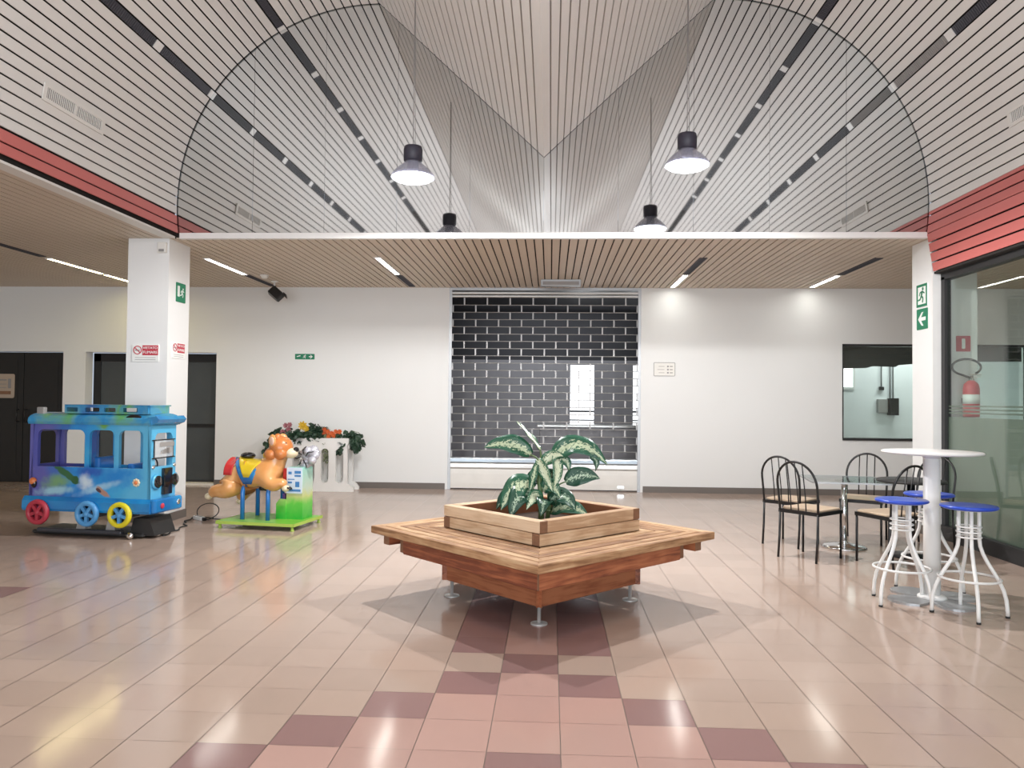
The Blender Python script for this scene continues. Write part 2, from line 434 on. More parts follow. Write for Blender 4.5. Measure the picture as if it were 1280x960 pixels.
# flat low ceiling around and behind the vault: slats run towards the back wall
def flat_ceiling(xa, xb, ya, yb, m):
    mb = MB(); mb.box(xa, xb, ya, yb, SZ + .03, SZ + .2, 1)
    n = int(round((xb-xa)/.1))
    for k in range(n):
        x = xa + k*(xb-xa)/n
        mb.box(x + .008, x + .092, ya, yb, SZ, SZ + .012, 0)
    return struct(mb.obj('ceiling', [m, 'void']))
flat_ceiling(-4.4, 4.4, GY + .02, WY, 'slat_tan')
flat_ceiling(X0, -4.4, YB, WY, 'slat_tan')
flat_ceiling(4.4, X1, YB, WY, 'slat_tan')
# lid over the vault and the white edge beam
mb = MB(); mb.box(X0, X1, YB, WY + 5, 6.2, 6.3)
struct(mb.obj('ceiling', 'void'))
mb = MB(); mb.box(-4.24, 4.07, GY - .012, GY + .05, SZ - .005, 3.30)
struct(mb.obj('trim_3', 'white_metal'))

# ------------------------------------------------------------------ mirrored gable glass, in panes
win = struct(bpy.data.objects.new('window_1', None)); COL.objects.link(win); win.location = (0, GY, 0)
def profile_top(x):
    """height of the vault above x, at the gable"""
    if x < CL: return ZC + math.sqrt(max(0, RV**2 - (x-CL)**2))
    if x > CR: return ZC + math.sqrt(max(0, RV**2 - (x-CR)**2))
    return AZ + (ZC + RV - AZ)*abs(x-AX)/abs((CL if x < AX else CR)-AX)
edges = [CL - RV + .002] + [AX + .826*k for k in range(-4, 5)] + [CR + RV - .002]
drop = math.sqrt(RV**2 - (ZC - 3.295)**2)
for xa, xb in zip(edges[:-1], edges[1:]):
    first, last = xa == edges[0], xb == edges[-1]
    n = 12; xs = [xa + (0 if first else .0012) + (xb-xa-.0024)*k/n for k in range(n+1)]
    if last: xs[-1] = xb
    upp = [(x, max(3.30, profile_top(x))) for x in xs][::-1]
    lo_a, lo_b = (CL - drop if first else xs[0]), (CR + drop if last else xs[-1])
    low = [(lo_a + (lo_b-lo_a)*k/4, 3.295) for k in range(5)]
    side_l = [(CL - RV*math.cos(R(d)), ZC - RV*math.sin(R(d))) for d in (2, 4, 6)] if first else []
    side_r = [(CR + RV*math.cos(R(d)), ZC - RV*math.sin(R(d))) for d in (6, 4, 2)] if last else []
    pb = MB().prism(low + side_r + upp + side_l, -.004, .006)
    o = pb.obj('pane', 'mirror', win)
    o.rotation_euler = (R(random.uniform(-.03, .03)), 0, R(random.uniform(-.05, .05)))

# ------------------------------------------------------------------ walls
def wall(name, rects, m='wall', y0=WY, y1=WY + .2):
    mb = MB()
    for (xa, xb, za, zb) in rects: mb.box(xa, xb, y0, y1, za, zb)
    return struct(mb.obj(name, m))
wall('wall_back', [(X0, -9.44, 0, SZ+.1), (-9.44, -8.04, 2.165, SZ+.1), (-8.04, -7.66, 0, SZ+.1), (-7.66, -5.456, 2.165, SZ+.1),
                   (-5.456, -1.64, 0, SZ+.1), (1.43, 4.565, 0, SZ+.1), (4.565, 7.4, 0, .895), (4.565, 7.4, 2.37, SZ+.1), (7.4, X1, 0, SZ+.1)])
mb = MB(); mb.box(-1.64, 1.43, WY, WY+.2, 3.2, SZ+.1); struct(mb.obj('trim_4', 'alu'))
mb = MB(); mb.box(X0-.2, X0, YB, WY+.2, 0, 6.3); struct(mb.obj('wall_left', 'wall_cream'))
mb = MB(); mb.box(X1, X1+.2, YB, WY+.2, 0, 6.3); struct(mb.obj('wall_right', 'wall_cream'))
mb = MB()
for (xa, xb, za, zb) in ((X0, -6.2, 0, 6.3), (6.2, X1, 0, 6.3), (-6.2, 6.2, 3.1, 6.3)): mb.box(xa, xb, YB-.2, YB, za, zb)
struct(mb.obj('wall_rear', 'wall'))
def skirt(name, segs):
    mb = MB()
    for (xa, xb, ya, yb) in segs: mb.box(xa, xb, ya, yb, 0, .085); mb.box(xa, xb, ya+(.004 if yb-ya < .05 else 0), yb, .085, .095)
    return struct(mb.obj(name, 'baseboard'))
skirt('baseboard_back', [(-5.456, -1.68, WY-.015, WY), (1.47, X1, WY-.015, WY), (-8.04, -7.66, WY-.015, WY)])
# pillars
mb = MB(); mb.box(-4.84, -4.36, 8.43, 8.93, 0, SZ); struct(mb.obj('pillar_left', 'wall'))
skirt('baseboard_left', [(-4.85, -4.35, 8.42, 8.94)])
mb = MB(); mb.box(4.12, 4.60, 8.44, 8.88, 0, SZ); struct(mb.obj('pillar_right', 'wall'))
skirt('baseboard_right', [(4.11, 4.61, 8.43, 8.89)])

# ------------------------------------------------------------------ doors at the back, left aisle
d1 = struct(bpy.data.objects.new('door_1', None)); COL.objects.link(d1); d1.location = (-8.74, WY + .05, 0)
mb = MB(); mb.box(-.7, .7, .06, .08, 0, 2.155); mb.obj('door_backing', 'blackdoor', d1)
for k in (0, 1):
    mb = MB(); x = -.69 + .695*k; mb.box(x, x + .685, .0, .05, .02, 2.14)
    mb.box(x + .1, x + .585, -.006, 0, .15, 1.0); mb.box(x + .1, x + .585, -.006, 0, 1.12, 2.02)
    lf = mb.obj('door_leaf', 'blackdoor', d1)
    mb = MB(); hx = x + (.62 if k == 0 else .06); mb.tube([(hx, -.01, 1.0), (hx, -.06, 1.0), (hx, -.06, 1.2), (hx, -.01, 1.2)], .01); mb.obj('handle', 'black', lf)
d2 = struct(bpy.data.objects.new('door_2', None)); COL.objects.link(d2); d2.location = (-6.558, WY + .23, 0)
mb = MB()
W2 = 1.102
mb.box(-W2, -W2+.12, 0, .06, 0, 2.155); mb.box(W2-.05, W2, 0, .06, 0, 2.155); mb.box(-W2, W2, 0, .06, 2.02, 2.155); mb.box(-W2, W2, 0, .06, 0, .05)
mb.box(-.04, .04, 0, .06, 0, 2.1); mb.obj('door_frame', 'blackdoor', d2)
for (xa, xb) in ((-W2+.12, -.04), (.04, W2-.05)):
    mb = MB(); mb.box(xa, xb, .02, .04, .05, 2.02); g = mb.obj('door_glass', 'grey_glass', d2)
    mb = MB(); mb.box(xa, xb, .0, .05, .93, .99); mb.obj('mid_rail', 'blackdoor', g)
mb = MB(); mb.box(-W2-.0, W2, -.23, 0, 0, .03); mb.obj('threshold', 'wall_cream', d2)

# ------------------------------------------------------------------ shop behind the roller shutter
mb = MB(); mb.box(-1.9, 1.8, WY+.9, WY+1.0, 0, 3.3, 0); 
mb.box(-2.4, -2.3, WY+.2, WY+4, 0, 3.3); mb.box(2.4, 2.5, WY+.2, WY+4, 0, 3.3); mb.box(-2.4, 2.5, WY+.2, WY+4, 3.3, 3.4)
mb.v = mb.v[8:]; mb.f = [tuple(i-8 for i in f) for f in mb.f[6:]]; mb.m = mb.m[6:]; mb.sm = mb.sm[6:]
struct(mb.obj('wall_shop', 'dark_int'))
mb = MB(); y = WY + 4
for (xa, xb, za, zb) in ((-2.4, .42, 0, 2.3), (.42, .92, 0, .9), (.92, 1.74, 0, 2.3), (1.74, 2.4, 0, .9), (.42, .92, 2.2, 2.3), (1.74, 2.4, 2.2, 2.3)): mb.box(xa, xb, y, y+.1, za, zb)
mb.box(-2.4, 2.4, y, y+.1, 2.3, 3.3, 1)
struct(mb.obj('wall_shop', ['grey_int', 'dark_int']))
for k, (xa, xb) in enumerate(((.42, .92), (1.74, 2.4))):  # glowing panes stand in for windows behind the viewer mirrored in shop glass
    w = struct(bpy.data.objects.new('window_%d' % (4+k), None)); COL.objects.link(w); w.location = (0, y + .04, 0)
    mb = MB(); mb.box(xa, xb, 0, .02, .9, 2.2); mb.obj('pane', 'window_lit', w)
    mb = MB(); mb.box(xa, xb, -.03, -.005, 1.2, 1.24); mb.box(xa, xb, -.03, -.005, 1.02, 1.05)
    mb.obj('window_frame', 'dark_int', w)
# added block standing in for the grey band reflected low down
ct = thing('display_counter', 'long grey counter inside the shop behind the roller shutter', 'counter', (0, 14.2, 0))
mb = MB(); mb.rbox(-.2, 2.2, -.25, .25, 0, .95, .02); mb.obj('counter_body', 'grey_int', ct)
mb = MB(); mb.rbox(-.25, 2.25, -.28, .28, .95, 1.0, .02); mb.obj('countertop', 'slat_steel', ct)

sh = thing('roller_shutter', 'steel roller shutter with open brick-pattern grille and solid bottom slats', 'shutter', (-.105, WY + .05, 0))
HW = 1.52
mb = MB()
z = .51; row = 0; PIT = .117
while z < 3.08:
    mb.tube([(-HW, 0, z), (HW, 0, z)], .007, 6)
    for k in range(-5, 6):
        x = k*.37 + (.185 if row % 2 else 0)
        if abs(x) < HW and z + PIT < 3.1: mb.box(x-.011, x+.011, -.006, .006, z, z + PIT)
    z += PIT; row += 1
stuff(mb.obj('grille', 'steel', sh))['kind'] = 'thing'
del sh.children[-1]['kind']
for nm, za, zb, m in (('solid_slat', .42, .505, 'slat_blue'), ('solid_slat', .335, .415, 'slat_steel'), ('bottom_bar', .02, .33, 'offwhite'), ('solid_slat', 3.09, 3.125, 'slat_steel'), ('solid_slat', 3.14, 3.18, 'slat_steel')):
    mb = MB(); h = zb-za
    prof = [(-.02, za), (-.028, za + h*.25), (-.028, za + h*.75), (-.02, zb), (.02, zb), (.02, za)]
    mb.prism(prof, -HW, HW, plane='yz'); mb.obj(nm, m, sh)
for s in (-1, 1):
    mb = MB(); mb.box(s*HW - .03, s*HW + .03, -.045, -.03, 0, 3.2); mb.box(s*HW - .03 if s < 0 else s*HW+.02, s*HW - .02 if s < 0 else s*HW + .03, -.045, .04, 0, 3.2)
    mb.obj('guide_rail', 'alu', sh)
mb = MB(); mb.box(1.18, 1.28, -.04, -.03, .05, .09); mb.tube([(1.23, -.04, .07), (1.23, -.07, .07)], .012); mb.obj('lock', 'chrome', sh)

# ------------------------------------------------------------------ wall opening on the right and the room behind it
w3 = struct(bpy.data.objects.new('window_3', None)); COL.objects.link(w3); w3.location = (0, WY, 0)
mb = MB(); mb.box(4.565, 7.4, -.03, .16, .86, .895); mb.obj('window_sill', 'charcoal', w3)
mb = MB(); mb.box(4.565, 4.585, .0, .12, .895, 2.37); mb.box(7.38, 7.4, 0, .12, .895, 2.37); mb.box(4.565, 7.4, 0, .12, 2.34, 2.37); mb.obj('window_frame', 'charcoal', w3)
mb = MB(); mb.box(4.585, 7.38, .05, .058, .895, 2.34); mb.obj('pane', 'glass', w3)
mb = MB(); mb.box(4.3, 8.2, WY+1.6, WY+1.7, 0, 3.3); mb.box(4.2, 4.3, WY+.2, WY+1.7, 0, .9); mb.box(4.2, 4.3, WY+.2, WY+1.7, 2.4, 3.3); mb.box(8.2, 8.3, WY+.2, WY+1.7, 0, 3.3)
struct(mb.obj('wall_storeroom', 'int_white'))
mb = MB(); mb.box(4.2, 8.3, WY+.2, WY+1.7, 3.0, 3.1); struct(mb.obj('ceiling', 'dark_int'))
w6 = struct(bpy.data.objects.new('window_6', None)); COL.objects.link(w6); w6.location = (5.02, WY + 1.6, 0)
mb = MB(); mb.box(-.33, .33, -.02, -.005, 1.72, 2.30); mb.obj('pane', 'window_lit', w6)
mb = MB(); mb.prism(rrect(-.36, .36, 1.69, 2.33, .005), -.03, -.002, holes=[rrect(-.32, .32, 1.73, 2.29, .004)]); mb.obj('window_frame', 'white_metal', w6)
rb = thing('roller_blind', 'dark roller blind half lowered behind the wall opening', 'blind', (5.985, WY + .13, 0))
mb = MB(); mb.prism([(-1.38, 2.34), (1.38, 2.34), (1.38, 2.12), (.1, 2.10), (-.5, 2.05), (-.55, 2.02), (-.9, 2.03), (-1.0, 2.0), (-1.38, 1.99)], 0, .012); mb.obj('blind_cloth', 'charcoal', rb)
for z in (2.15, 2.22, 2.29):
    mb = MB(); mb.box(-1.37, 1.37, -.012, 0, z, z+.012); mb.obj('batten', 'black', rb)
eb = thing('electrical_box', 'grey electrical box with conduits on the storeroom wall behind the opening', 'box', (5.92, WY + 1.6, 0))
mb = MB(); mb.rbox(-.17, .0, -.09, -.01, 1.28, 1.52, .01); mb.obj('breaker_panel', 'vent_grey', eb)
mb = MB(); mb.rbox(.01, .16, -.16, -.01, 1.24, 1.54, .01); mb.obj('enclosure', 'black', eb)
for x, zt, z0 in ((.06, 3.0, 1.54), (.11, 3.0, 1.54), (-.09, 3.0, 1.72)):
    mb = MB(); mb.tube([(x, -.03, z0), (x, -.03, zt)], .012); mb.obj('conduit', 'alu', eb)
mb = MB(); mb.rbox(-.13, -.05, -.06, -.01, 1.68, 1.74, .01); mb.obj('socket', 'black', eb)

# ------------------------------------------------------------------ shop front on the right
w2 = struct(bpy.data.objects.new('window_2', None)); COL.objects.link(w2); w2.location = (4.2, 0, 0)
mb = MB(); mb.box(-.02, .16, YB, 8.42, 0, .145); mb.obj('plinth', 'charcoal', w2)
mb = MB(); mb.box(-.0, .10, YB, 8.42, 2.77, 2.84); mb.box(.0, .07, 8.33, 8.40, .145, 2.8)
for y in (4.6, 1.6, -1.5): mb.box(.0, .07, y-.03, y+.03, .145, 2.8)
mb.obj('window_frame', 'charcoal', w2)
for ya, yb in ((4.63, 8.33), (1.63, 4.57), (-1.47, 1.57)):
    mb = MB(); mb.box(.03, .04, ya, yb, .145, 2.8); g = mb.obj('pane', 'glass', w2)
    mb = MB(); mb.box(.042, .045, ya, yb, .145, 1.30); mb.obj('frosted_film', 'film', g)
    k = 0
    for z in (1.335, 1.37, 1.405):
        mb = MB(); mb.box(.042, .044, ya, yb, z, z + .016); mb.obj('frosted_stripe', 'film', g)
mb = MB(); mb.box(-.085, .012, 8.405, 8.43, 0, 2.86); mb.obj('jamb_cover', 'white_metal', w2)

# ------------------------------------------------------------------ linear lights and slots in the low ceiling
def linear_light(x, ya, yb, label, m='tube', group=None):
    t = thing('linear_light', label, 'ceiling light', (x, (ya+yb)/2, SZ), 0, group)
    h = (yb-ya)/2
    mb = MB(); mb.box(-.05, -.03, -h, h, -.012, .02); mb.box(.03, .05, -h, h, -.012, .02); mb.box(-.05, .05, -h-.012, -h, -.012, .02); mb.box(-.05, .05, h, h+.012, -.012, .02)
    mb.obj('housing', 'white_metal', t)
    mb = MB(); mb.box(-.03, .03, -h, h, -.006, .012); mb.obj('diffuser', m, t)
    return t
linear_light(-4.48, 9.63, 10.86, 'lit recessed tube light in the low ceiling just behind the white pillar by the bus')
linear_light(-2.22, 9.57, 10.83, 'lit recessed tube light in the low ceiling on the bear ride side of the shutter')
linear_light(1.90, 10.87, 12.0, 'lit recessed tube light in the low ceiling nearest the wall plaque')
linear_light(4.03, 10.9, 11.97, 'lit recessed tube light in the low ceiling over the black chairs')
linear_light(-6.60, 9.63, 10.81, 'longer lit tube light in the side aisle ceiling above the bus', 'tube_warm')
linear_light(-6.60, 10.90, 12.0, 'shorter lit tube light in the side aisle ceiling closest to the black doors', 'tube_warm')
linear_light(6.30, 5.6, 6.8, 'lit tube light in the ceiling inside the glazed shop, nearer the entrance', 'tube')  # both tubes in the shop are unseen, added to brighten its interior
linear_light(6.30, 7.2, 8.4, 'lit tube light in the ceiling inside the glazed shop, level with the pillar', 'tube')
def slot(x, ya, yb, label):
    t = thing('ceiling_slot', label, 'ceiling slot', (x, (ya+yb)/2, SZ)); h = (yb-ya)/2
    mb = MB(); mb.box(-.05, -.04, -h, h, -.008, .015); mb.box(.04, .05, -h, h, -.008, .015); mb.box(-.05, .05, -h-.01, -h, -.008, .015); mb.box(-.05, .05, h, h+.01, -.008, .015); mb.obj('slot_frame', 'vent_dark', t)
    mb = MB(); mb.box(-.04, .04, -h, h, -.001, .012)
    for k in range(int(h*2/.05)): mb.box(-.04, .04, -h + k*.05, -h + k*.05 + .012, -.006, -.001)
    mb.obj('louvre', 'vent_dark', t)
slot(-4.48, 10.92, 12.0, 'dark unlit slot in the low ceiling between the pillar tube light and the back wall')
slot(1.90, 9.6, 10.8, 'dark unlit slot in the low ceiling leading to the tube light by the plaque')
slot(4.05, 9.6, 10.82, 'dark unlit slot in the low ceiling leading to the tube light over the chairs')
slot(-6.60, 8.4, 9.5, 'dark unlit slot in the side aisle ceiling in front of the longer tube light')
slot(-2.22, 10.95, 12.0, 'dark unlit slot in the low ceiling between shutter and bear ride tube light')
slot(-8.7, 9.9, 11.3, 'dark unlit slot in the side aisle ceiling above the black double door')
el = thing('emergency_light', 'long grey emergency light housing on the slatted ceiling before the shutter', 'ceiling light', (.14, 11.35, SZ))
mb = MB(); mb.rbox(-.30, .30, -.06, .06, -.10, 0, .01); mb.obj('housing', 'alu', el)
mb = MB(); mb.rbox(-.27, .27, -.066, -.06, -.085, -.03, .003); mb.obj('lens', 'vent_grey', el)

# ------------------------------------------------------------------ linear diffusers in the vault strips
ORD = ['first', 'second', 'third', 'fourth', 'fifth', 'sixth', 'seventh', 'eighth']
for side, sn in ((-1, 'bus-side'), (1, 'shop-side')):
    for deg, dn in ((33.75, 'lower'), (61.25, 'upper')):
        ang = R(deg)
        p0 = arc(side, deg - 1.05); p1 = arc(side, deg + 1.05)
        cx, cz = (p0[0]+p1[0])/2, (p0[1]+p1[1])/2
        # local frame: x across the strip, y along the hall, z pointing down out of the vault
        tx = Vector((p1[0]-p0[0], 0, p1[1]-p0[1])).normalized()
        nz = Vector(((CL if side < 0 else CR)-cx, 0, ZC-cz)).normalized()
        for k in range(7):
            yb = 8.36 - k*1.19; ya = yb - 1.06
            grey = side > 0 and deg < 40 and k == 0
            lab = '%s air diffuser in the %s strip of the %s vault, %s from the mirrored glass' % ('grey' if grey else 'dark', dn, sn, ORD[k])
            t = thing('air_diffuser', lab, 'air vent', (cx, (ya+yb)/2, cz), 0, 'air diffusers in the vault strips')
            yv = nz.cross(tx)
            t.rotation_euler = Matrix((tx, yv, nz)).transposed().to_euler()
            mb = MB(); mb.box(-.042, .042, -.53, .53, -.008, .0)
            for q in range(36): mb.box(-.038, .038, -.52 + q*.029, -.508 + q*.029, .0, .005)
            mb.obj('louvre', 'vent_grey' if grey else 'vent_dark', t)
            mb = MB(); mb.box(-.042, .042, .535 if yv.y > 0 else -.66, .66 if yv.y > 0 else -.535, -.006, .006); mb.obj('spacer_plate', 'white_metal', t)
# small white louvred vents low on the vault
for side, sn in ((-1, 'above the bus-side red trim'), (1, 'above the shop-front red trim')):
    p = arc(side, 9); t = thing('wall_vent', 'small white louvred vent on the curved ceiling %s' % sn, 'air vent', (0, 0, 0))
    nz = Vector(((CL if side < 0 else CR)-p[0], 0, ZC-p[1])).normalized(); tx = Vector((-nz.z, 0, nz.x)); yv = nz.cross(tx)
    t.location = Vector((p[0], 6.49, p[1])) + nz*.016
    t.rotation_euler = Matrix((tx, yv, nz)).transposed().to_euler()
    mb = MB(); mb.prism(rrect(-.075, .075, -.43, .43, .008), .0, .012, holes=[rrect(-.045, .045, -.39, -.01, .004), rrect(-.045, .045, .01, .39, .004)], plane='xy'); mb.obj('vent_frame', 'offwhite', t)
    for h in (-1, 1):
        mb = MB(); mb.box(-.045, .045, .01 if h > 0 else -.39, .39 if h > 0 else -.01, -.002, .002)
        for q in range(16):
            yy = (.015 if h > 0 else -.385) + q*.0235; mb.box(-.045, .045, yy, yy+.008, .002, .009, 1)
        mb.obj('louvre', ['vent_dark', 'offwhite'], t)

# ------------------------------------------------------------------ pendant lamps
def pendant(x, z, label, ztop):
    t = thing('pendant_lamp', label, 'pendant lamp', (x, 7.12, z))
    mb = MB(); mb.lathe([(.0, -.045), (.06, -.043), (.12, -.033), (.17, -.016), (.200, .004), (.19, .010), (0, .010)], 40); mb.obj('glowing_disc', 'lamp', t)
    mb = MB(); mb.lathe([(0, .012), (.195, .012), (.17, .03), (.06, .05), (.05, .15), (0, .15)], 32); mb.obj('reflector_core', 'lamp_core', t)  # added opaque plug keeps the disc's glow off the shade
    mb = MB(); b = [(.207, .004), (.205, .02), (.19, .045), (.15, .09), (.10, .13), (.075, .155), (.07, .155), (.095, .127), (.145, .085), (.185, .043), (.200, .02)]
    mb.lathe(b, 40); mb.obj('reflector_shade', 'shade', t)
    mb = MB(); mb.lathe([(.02, .15), (.07, .152), (.088, .165), (.09, .27), (.082, .30), (.05, .31), (.02, .315)], 28); mb.obj('housing', 'lamp_body', t)
    mb = MB(); mb.tube([(0, 0, .31), (0, 0, ztop - z)], .004, 6); mb.tube([(.02, 0, .31), (.012, 0, .8), (.004, 0, ztop - z)], .003, 6); mb.obj('cable', 'vent_grey', t)
    return t
pendant(-1.325, 3.53, 'lit dome pendant lamp on the bus side, hung slightly lower', 5.35)
pendant(1.255, 3.63, 'lit dome pendant lamp on the shop side, hung slightly higher', 5.33)

# ------------------------------------------------------------------ signs
def sign(name, label, loc, rz, w, h, m, cat='sign', r=.008):
    t = thing(name, label, cat, loc, rz)
    mb = MB(); mb.prism(rrect(-w/2, w/2, -h/2, h/2, r), -.008, 0); mb.obj('plate', m, t)
    return t
def poly(t, pts, m, name, y=-.0105):
    MB().prism(pts, y, -.008).obj(name, m, t)
def disc_pts(cx, cz, r, n=20): return [(cx + r*math.cos(2*PI*k/n), cz + r*math.sin(2*PI*k/n)) for k in range(n)]
def bar_pts(x0, z0, x1, z1, w):
    d = Vector((x1-x0, z1-z0)).normalized()*w/2; n = Vector((-d.y, d.x))
    return [(x0+n.x, z0+n.y), (x1+n.x, z1+n.y), (x1-n.x, z1-n.y), (x0-n.x, z0-n.y)]
def runner(t, cx, cz, s, m, y=-.0105, flip=1):
    mb = MB()
    F = lambda pts: [(cx + flip*x*s, cz + z*s) for x, z in pts]
    mb.prism(F(disc_pts(.12, .36, .09)), y, -.008)
    for b in ((.08, .24, -.05, -.02, .15), (-.05, -.02, .14, -.16, .11), (.14, -.16, .08, -.40, .10), (-.05, -.02, -.2, -.22, .10), (-.2, -.22, -.42, -.24, .09), (.06, .22, .3, .1, .08), (.04, .22, -.2, .16, .08), (-.2, .16, -.28, .0, .07)):
        mb.prism(F(bar_pts(*b)), y, -.008)
    mb.obj('running_figure', m, t)
def arrow(t, cx, cz, s, m, dirx, y=-.0105):
    pts = [(.42, 0), (.0, .38), (-.18, .38), (.08, .1), (-.42, .1), (-.42, -.1), (.08, -.1), (-.18, -.38), (.0, -.38)]
    poly(t, [(cx + dirx*x*s, cz + z*s) for x, z in pts], m, 'arrow', y)
def outline(t, w, h, b, m, y=-.0105, r=.006):
    MB().prism(rrect(-w/2, w/2, -h/2, h/2, r), y, -.008, holes=[rrect(-w/2+b, w/2-b, -h/2+b, h/2-b, r*.6)]).obj('border', m, t)

t = sign('exit_sign', 'green running-figure exit sign on the shop-side pillar, above the arrow sign', (4.12, 8.64, 2.64), -PI/2, .24, .25, 'sign_white')
outline(t, .24, .25, .028, 'green_sign'); runner(t, 0, 0, .20, 'green_sign')
t = sign('arrow_sign', 'green sign with white arrow on the shop-side pillar', (4.12, 8.64, 2.378), -PI/2, .24, .23, 'green_sign')
arrow(t, 0, 0, .20, 'sign_white', -1)
t = sign('exit_sign', 'square green exit sign high on the side of the white pillar by the bus', (-4.36, 8.71, 2.655), PI/2, .22, .225, 'green_sign')
poly(t, rrect(-.085, -.035, -.05, .075, .004), 'sign_white', 'door_symbol'); runner(t, .03, .0, .13, 'sign_white')
t = sign('exit_sign', 'small wide green exit sign on the back wall above the flowers', (-3.99, WY, 2.11), 0, .32, .09, 'green_sign')
poly(t, rrect(-.15, -.05, -.034, .034, .004), 'green_sign', 'left_panel', -.0095); runner(t, .0, 0, .075, 'sign_white')
arrow(t, .10, 0, .075, 'sign_white', 1); poly(t, bar_pts(-.13, .0, -.07, .015, .014), 'sign_white', 'mark')
def no_smoking(label, loc, rz, k=1.0):
    t = sign('no_smoking_sign', label, loc, rz, .31*k, .20*k, 'sign_white')
    MB().prism(disc_pts(-.093*k, .03*k, .05*k, 28), -.0105, -.008, holes=[disc_pts(-.093*k, .03*k, .040*k, 28)]).obj('ring', 'sign_red', t)
    poly(t, bar_pts(-.128*k, .062*k, -.058*k, -.002*k, .009*k), 'sign_red', 'slash', -.0115)
    poly(t, bar_pts(-.122*k, .028*k, -.066*k, .028*k, .010*k), 'sign_grey', 'cigarette')
    poly(t, rrect(-.035*k, .148*k, -.028*k, .085*k, .003), 'sign_red', 'red_panel')
    text_obj('VIETATO', .042*k, 'sign_white', t, (.056*k, -.0112, .055*k), (PI/2, 0, 0))
    text_obj('FUMARE', .046*k, 'sign_white', t, (.056*k, -.0112, .004*k), (PI/2, 0, 0))
    for z in (-.055, -.078): poly(t, bar_pts(-.12*k, z*k, .12*k, z*k, .004*k), 'sign_grey', 'small_print')
no_smoking('red and white no-smoking sign on the front of the white pillar behind the bus', (-4.61, 8.43, 1.93), 0)
no_smoking('red and white no-smoking sign on the side of the white pillar, below the green sign', (-4.36, 8.68, 1.975), PI/2, .95)
t = sign('wall_plaque', 'white bordered notice plaque on the wall beside the roller shutter', (1.80, WY, 1.95), 0, .34, .22, 'offwhite', r=.02)
outline(t, .34, .22, .008, 'sign_grey', r=.02)
for k, z in enumerate((.045, -.005, -.055)):
    poly(t, bar_pts(-.09 - .02*(k % 2), z, .0, z, .007), 'vent_grey', 'text_line')
    poly(t, disc_pts(.055, z, .014), 'sign_grey', 'symbol'); poly(t, bar_pts(.085, z, .13, z, .014), 'vent_grey', 'text_line')
t = sign('door_sign', 'beige notice plate with dark print on the black door', (-9.12, WY + .042, 1.59), 0, .46, .40, 'sign_beige', r=.03)
poly(t, rrect(-.2, .17, -.14, -.085, .004), 'endgrain', 'dark_band')
for z in (.10, .03, -.03): poly(t, bar_pts(-.18, z, .09, z, .022 if z > .05 else .01), 'sign_grey', 'text_line')
poly(t, rrect(.12, .17, -.04, .12, .01), 'sign_grey', 'symbol')
t = sign('extinguisher_sign', 'square red fire extinguisher sign behind the shop glass', (4.45, 8.44, 2.09), 0, .15, .17, 'sign_red')
poly(t, rrect(-.018, .018, -.055, .055, .01), 'sign_white', 'bottle_symbol')
# fire extinguisher on the pillar, behind the glass
fe = thing('fire_extinguisher', 'red fire extinguisher with black hose hung on the pillar behind glass', 'fire extinguisher', (4.47, 8.32, 1.30))
mb = MB(); mb.lathe([(.0, 0), (.075, 0), (.08, .02), (.08, .30), (.07, .35), (.035, .385), (.028, .39), (0, .39)], 28); mb.obj('cylinder_body', 'ext_red', fe)
mb = MB(); mb.lathe([(.03, .385), (.032, .40), (.02, .41), (.02, .44), (0, .44)], 16); mb.box(-.02, .10, -.012, .012, .445, .46); mb.box(-.01, .09, -.012, .012, .42, .43); mb.obj('valve_head', 'chrome', fe)
mb = MB(); mb.tube([(-.02, 0, .42)] + [(-.06 + .15*math.cos(R(a)), -.02, .53 + .085*math.sin(R(a))) for a in range(250, -60, -15)], .012, 8); mb.obj('hose', 'rubber', fe)
mb = MB(); mb.lathe([(.0805, .14), (.0805, .24)], 28); mb.obj('white_label', 'sign_white', fe)
mb = MB(); mb.box(-.04, .04, .08, .12, .15, .20); mb.obj('wall_bracket', 'black', fe)
# alarm box, smoke detector, spotlight
t = thing('alarm_box', 'small white alarm box at the top of the white pillar', 'box', (-4.43, 8.43, 3.13))
mb = MB(); mb.rbox(-.05, .05, -.045, 0, -.06, .06, .008); mb.obj('cover', 'offwhite', t)
mb = MB(); mb.rbox(-.03, .03, -.05, -.045, -.05, -.02, .004); mb.obj('sensor_window', 'vent_grey', t)
t = thing('smoke_detector', 'round white smoke detector on the low ceiling near the spotlight', 'detector', (-4.22, 10.95, SZ))
mb = MB(); mb.lathe([(.0, -.05), (.035, -.05), (.05, -.03), (.055, 0)], 20); mb.obj('dome', 'offwhite', t)
mb = MB(); mb.lathe([(.055, -.012), (.065, -.012), (.065, 0), (.055, 0)], 20); mb.obj('base', 'white_metal', t)
t = thing('spotlight', 'black adjustable spotlight hung under the ceiling by the back wall', 'spotlight', (-4.27, 11.5, SZ))
mb = MB(); mb.tube([(0, 0, 0), (0, 0, -.14)], .012); mb.rbox(-.05, .05, -.03, .03, -.02, 0, .01); mb.obj('bracket', 'white_metal', t)
T_ = Matrix.Translation((.03, -.02, -.20)) @ Matrix.Rotation(R(40), 4, 'Y') @ Matrix.Rotation(R(-20), 4, 'X')
mb = MB(); mb.rbox(-.10, .10, -.07, .07, -.07, .07, .02, T=T_); mb.obj('lamp_head', 'black', t)
mb = MB(); mb.box(.10, .105, -.06, .06, -.06, .06, T=T_); mb.box(.09, .15, -.075, .075, .07, .08, T=T_); mb.obj('visor', 'rubber', t)

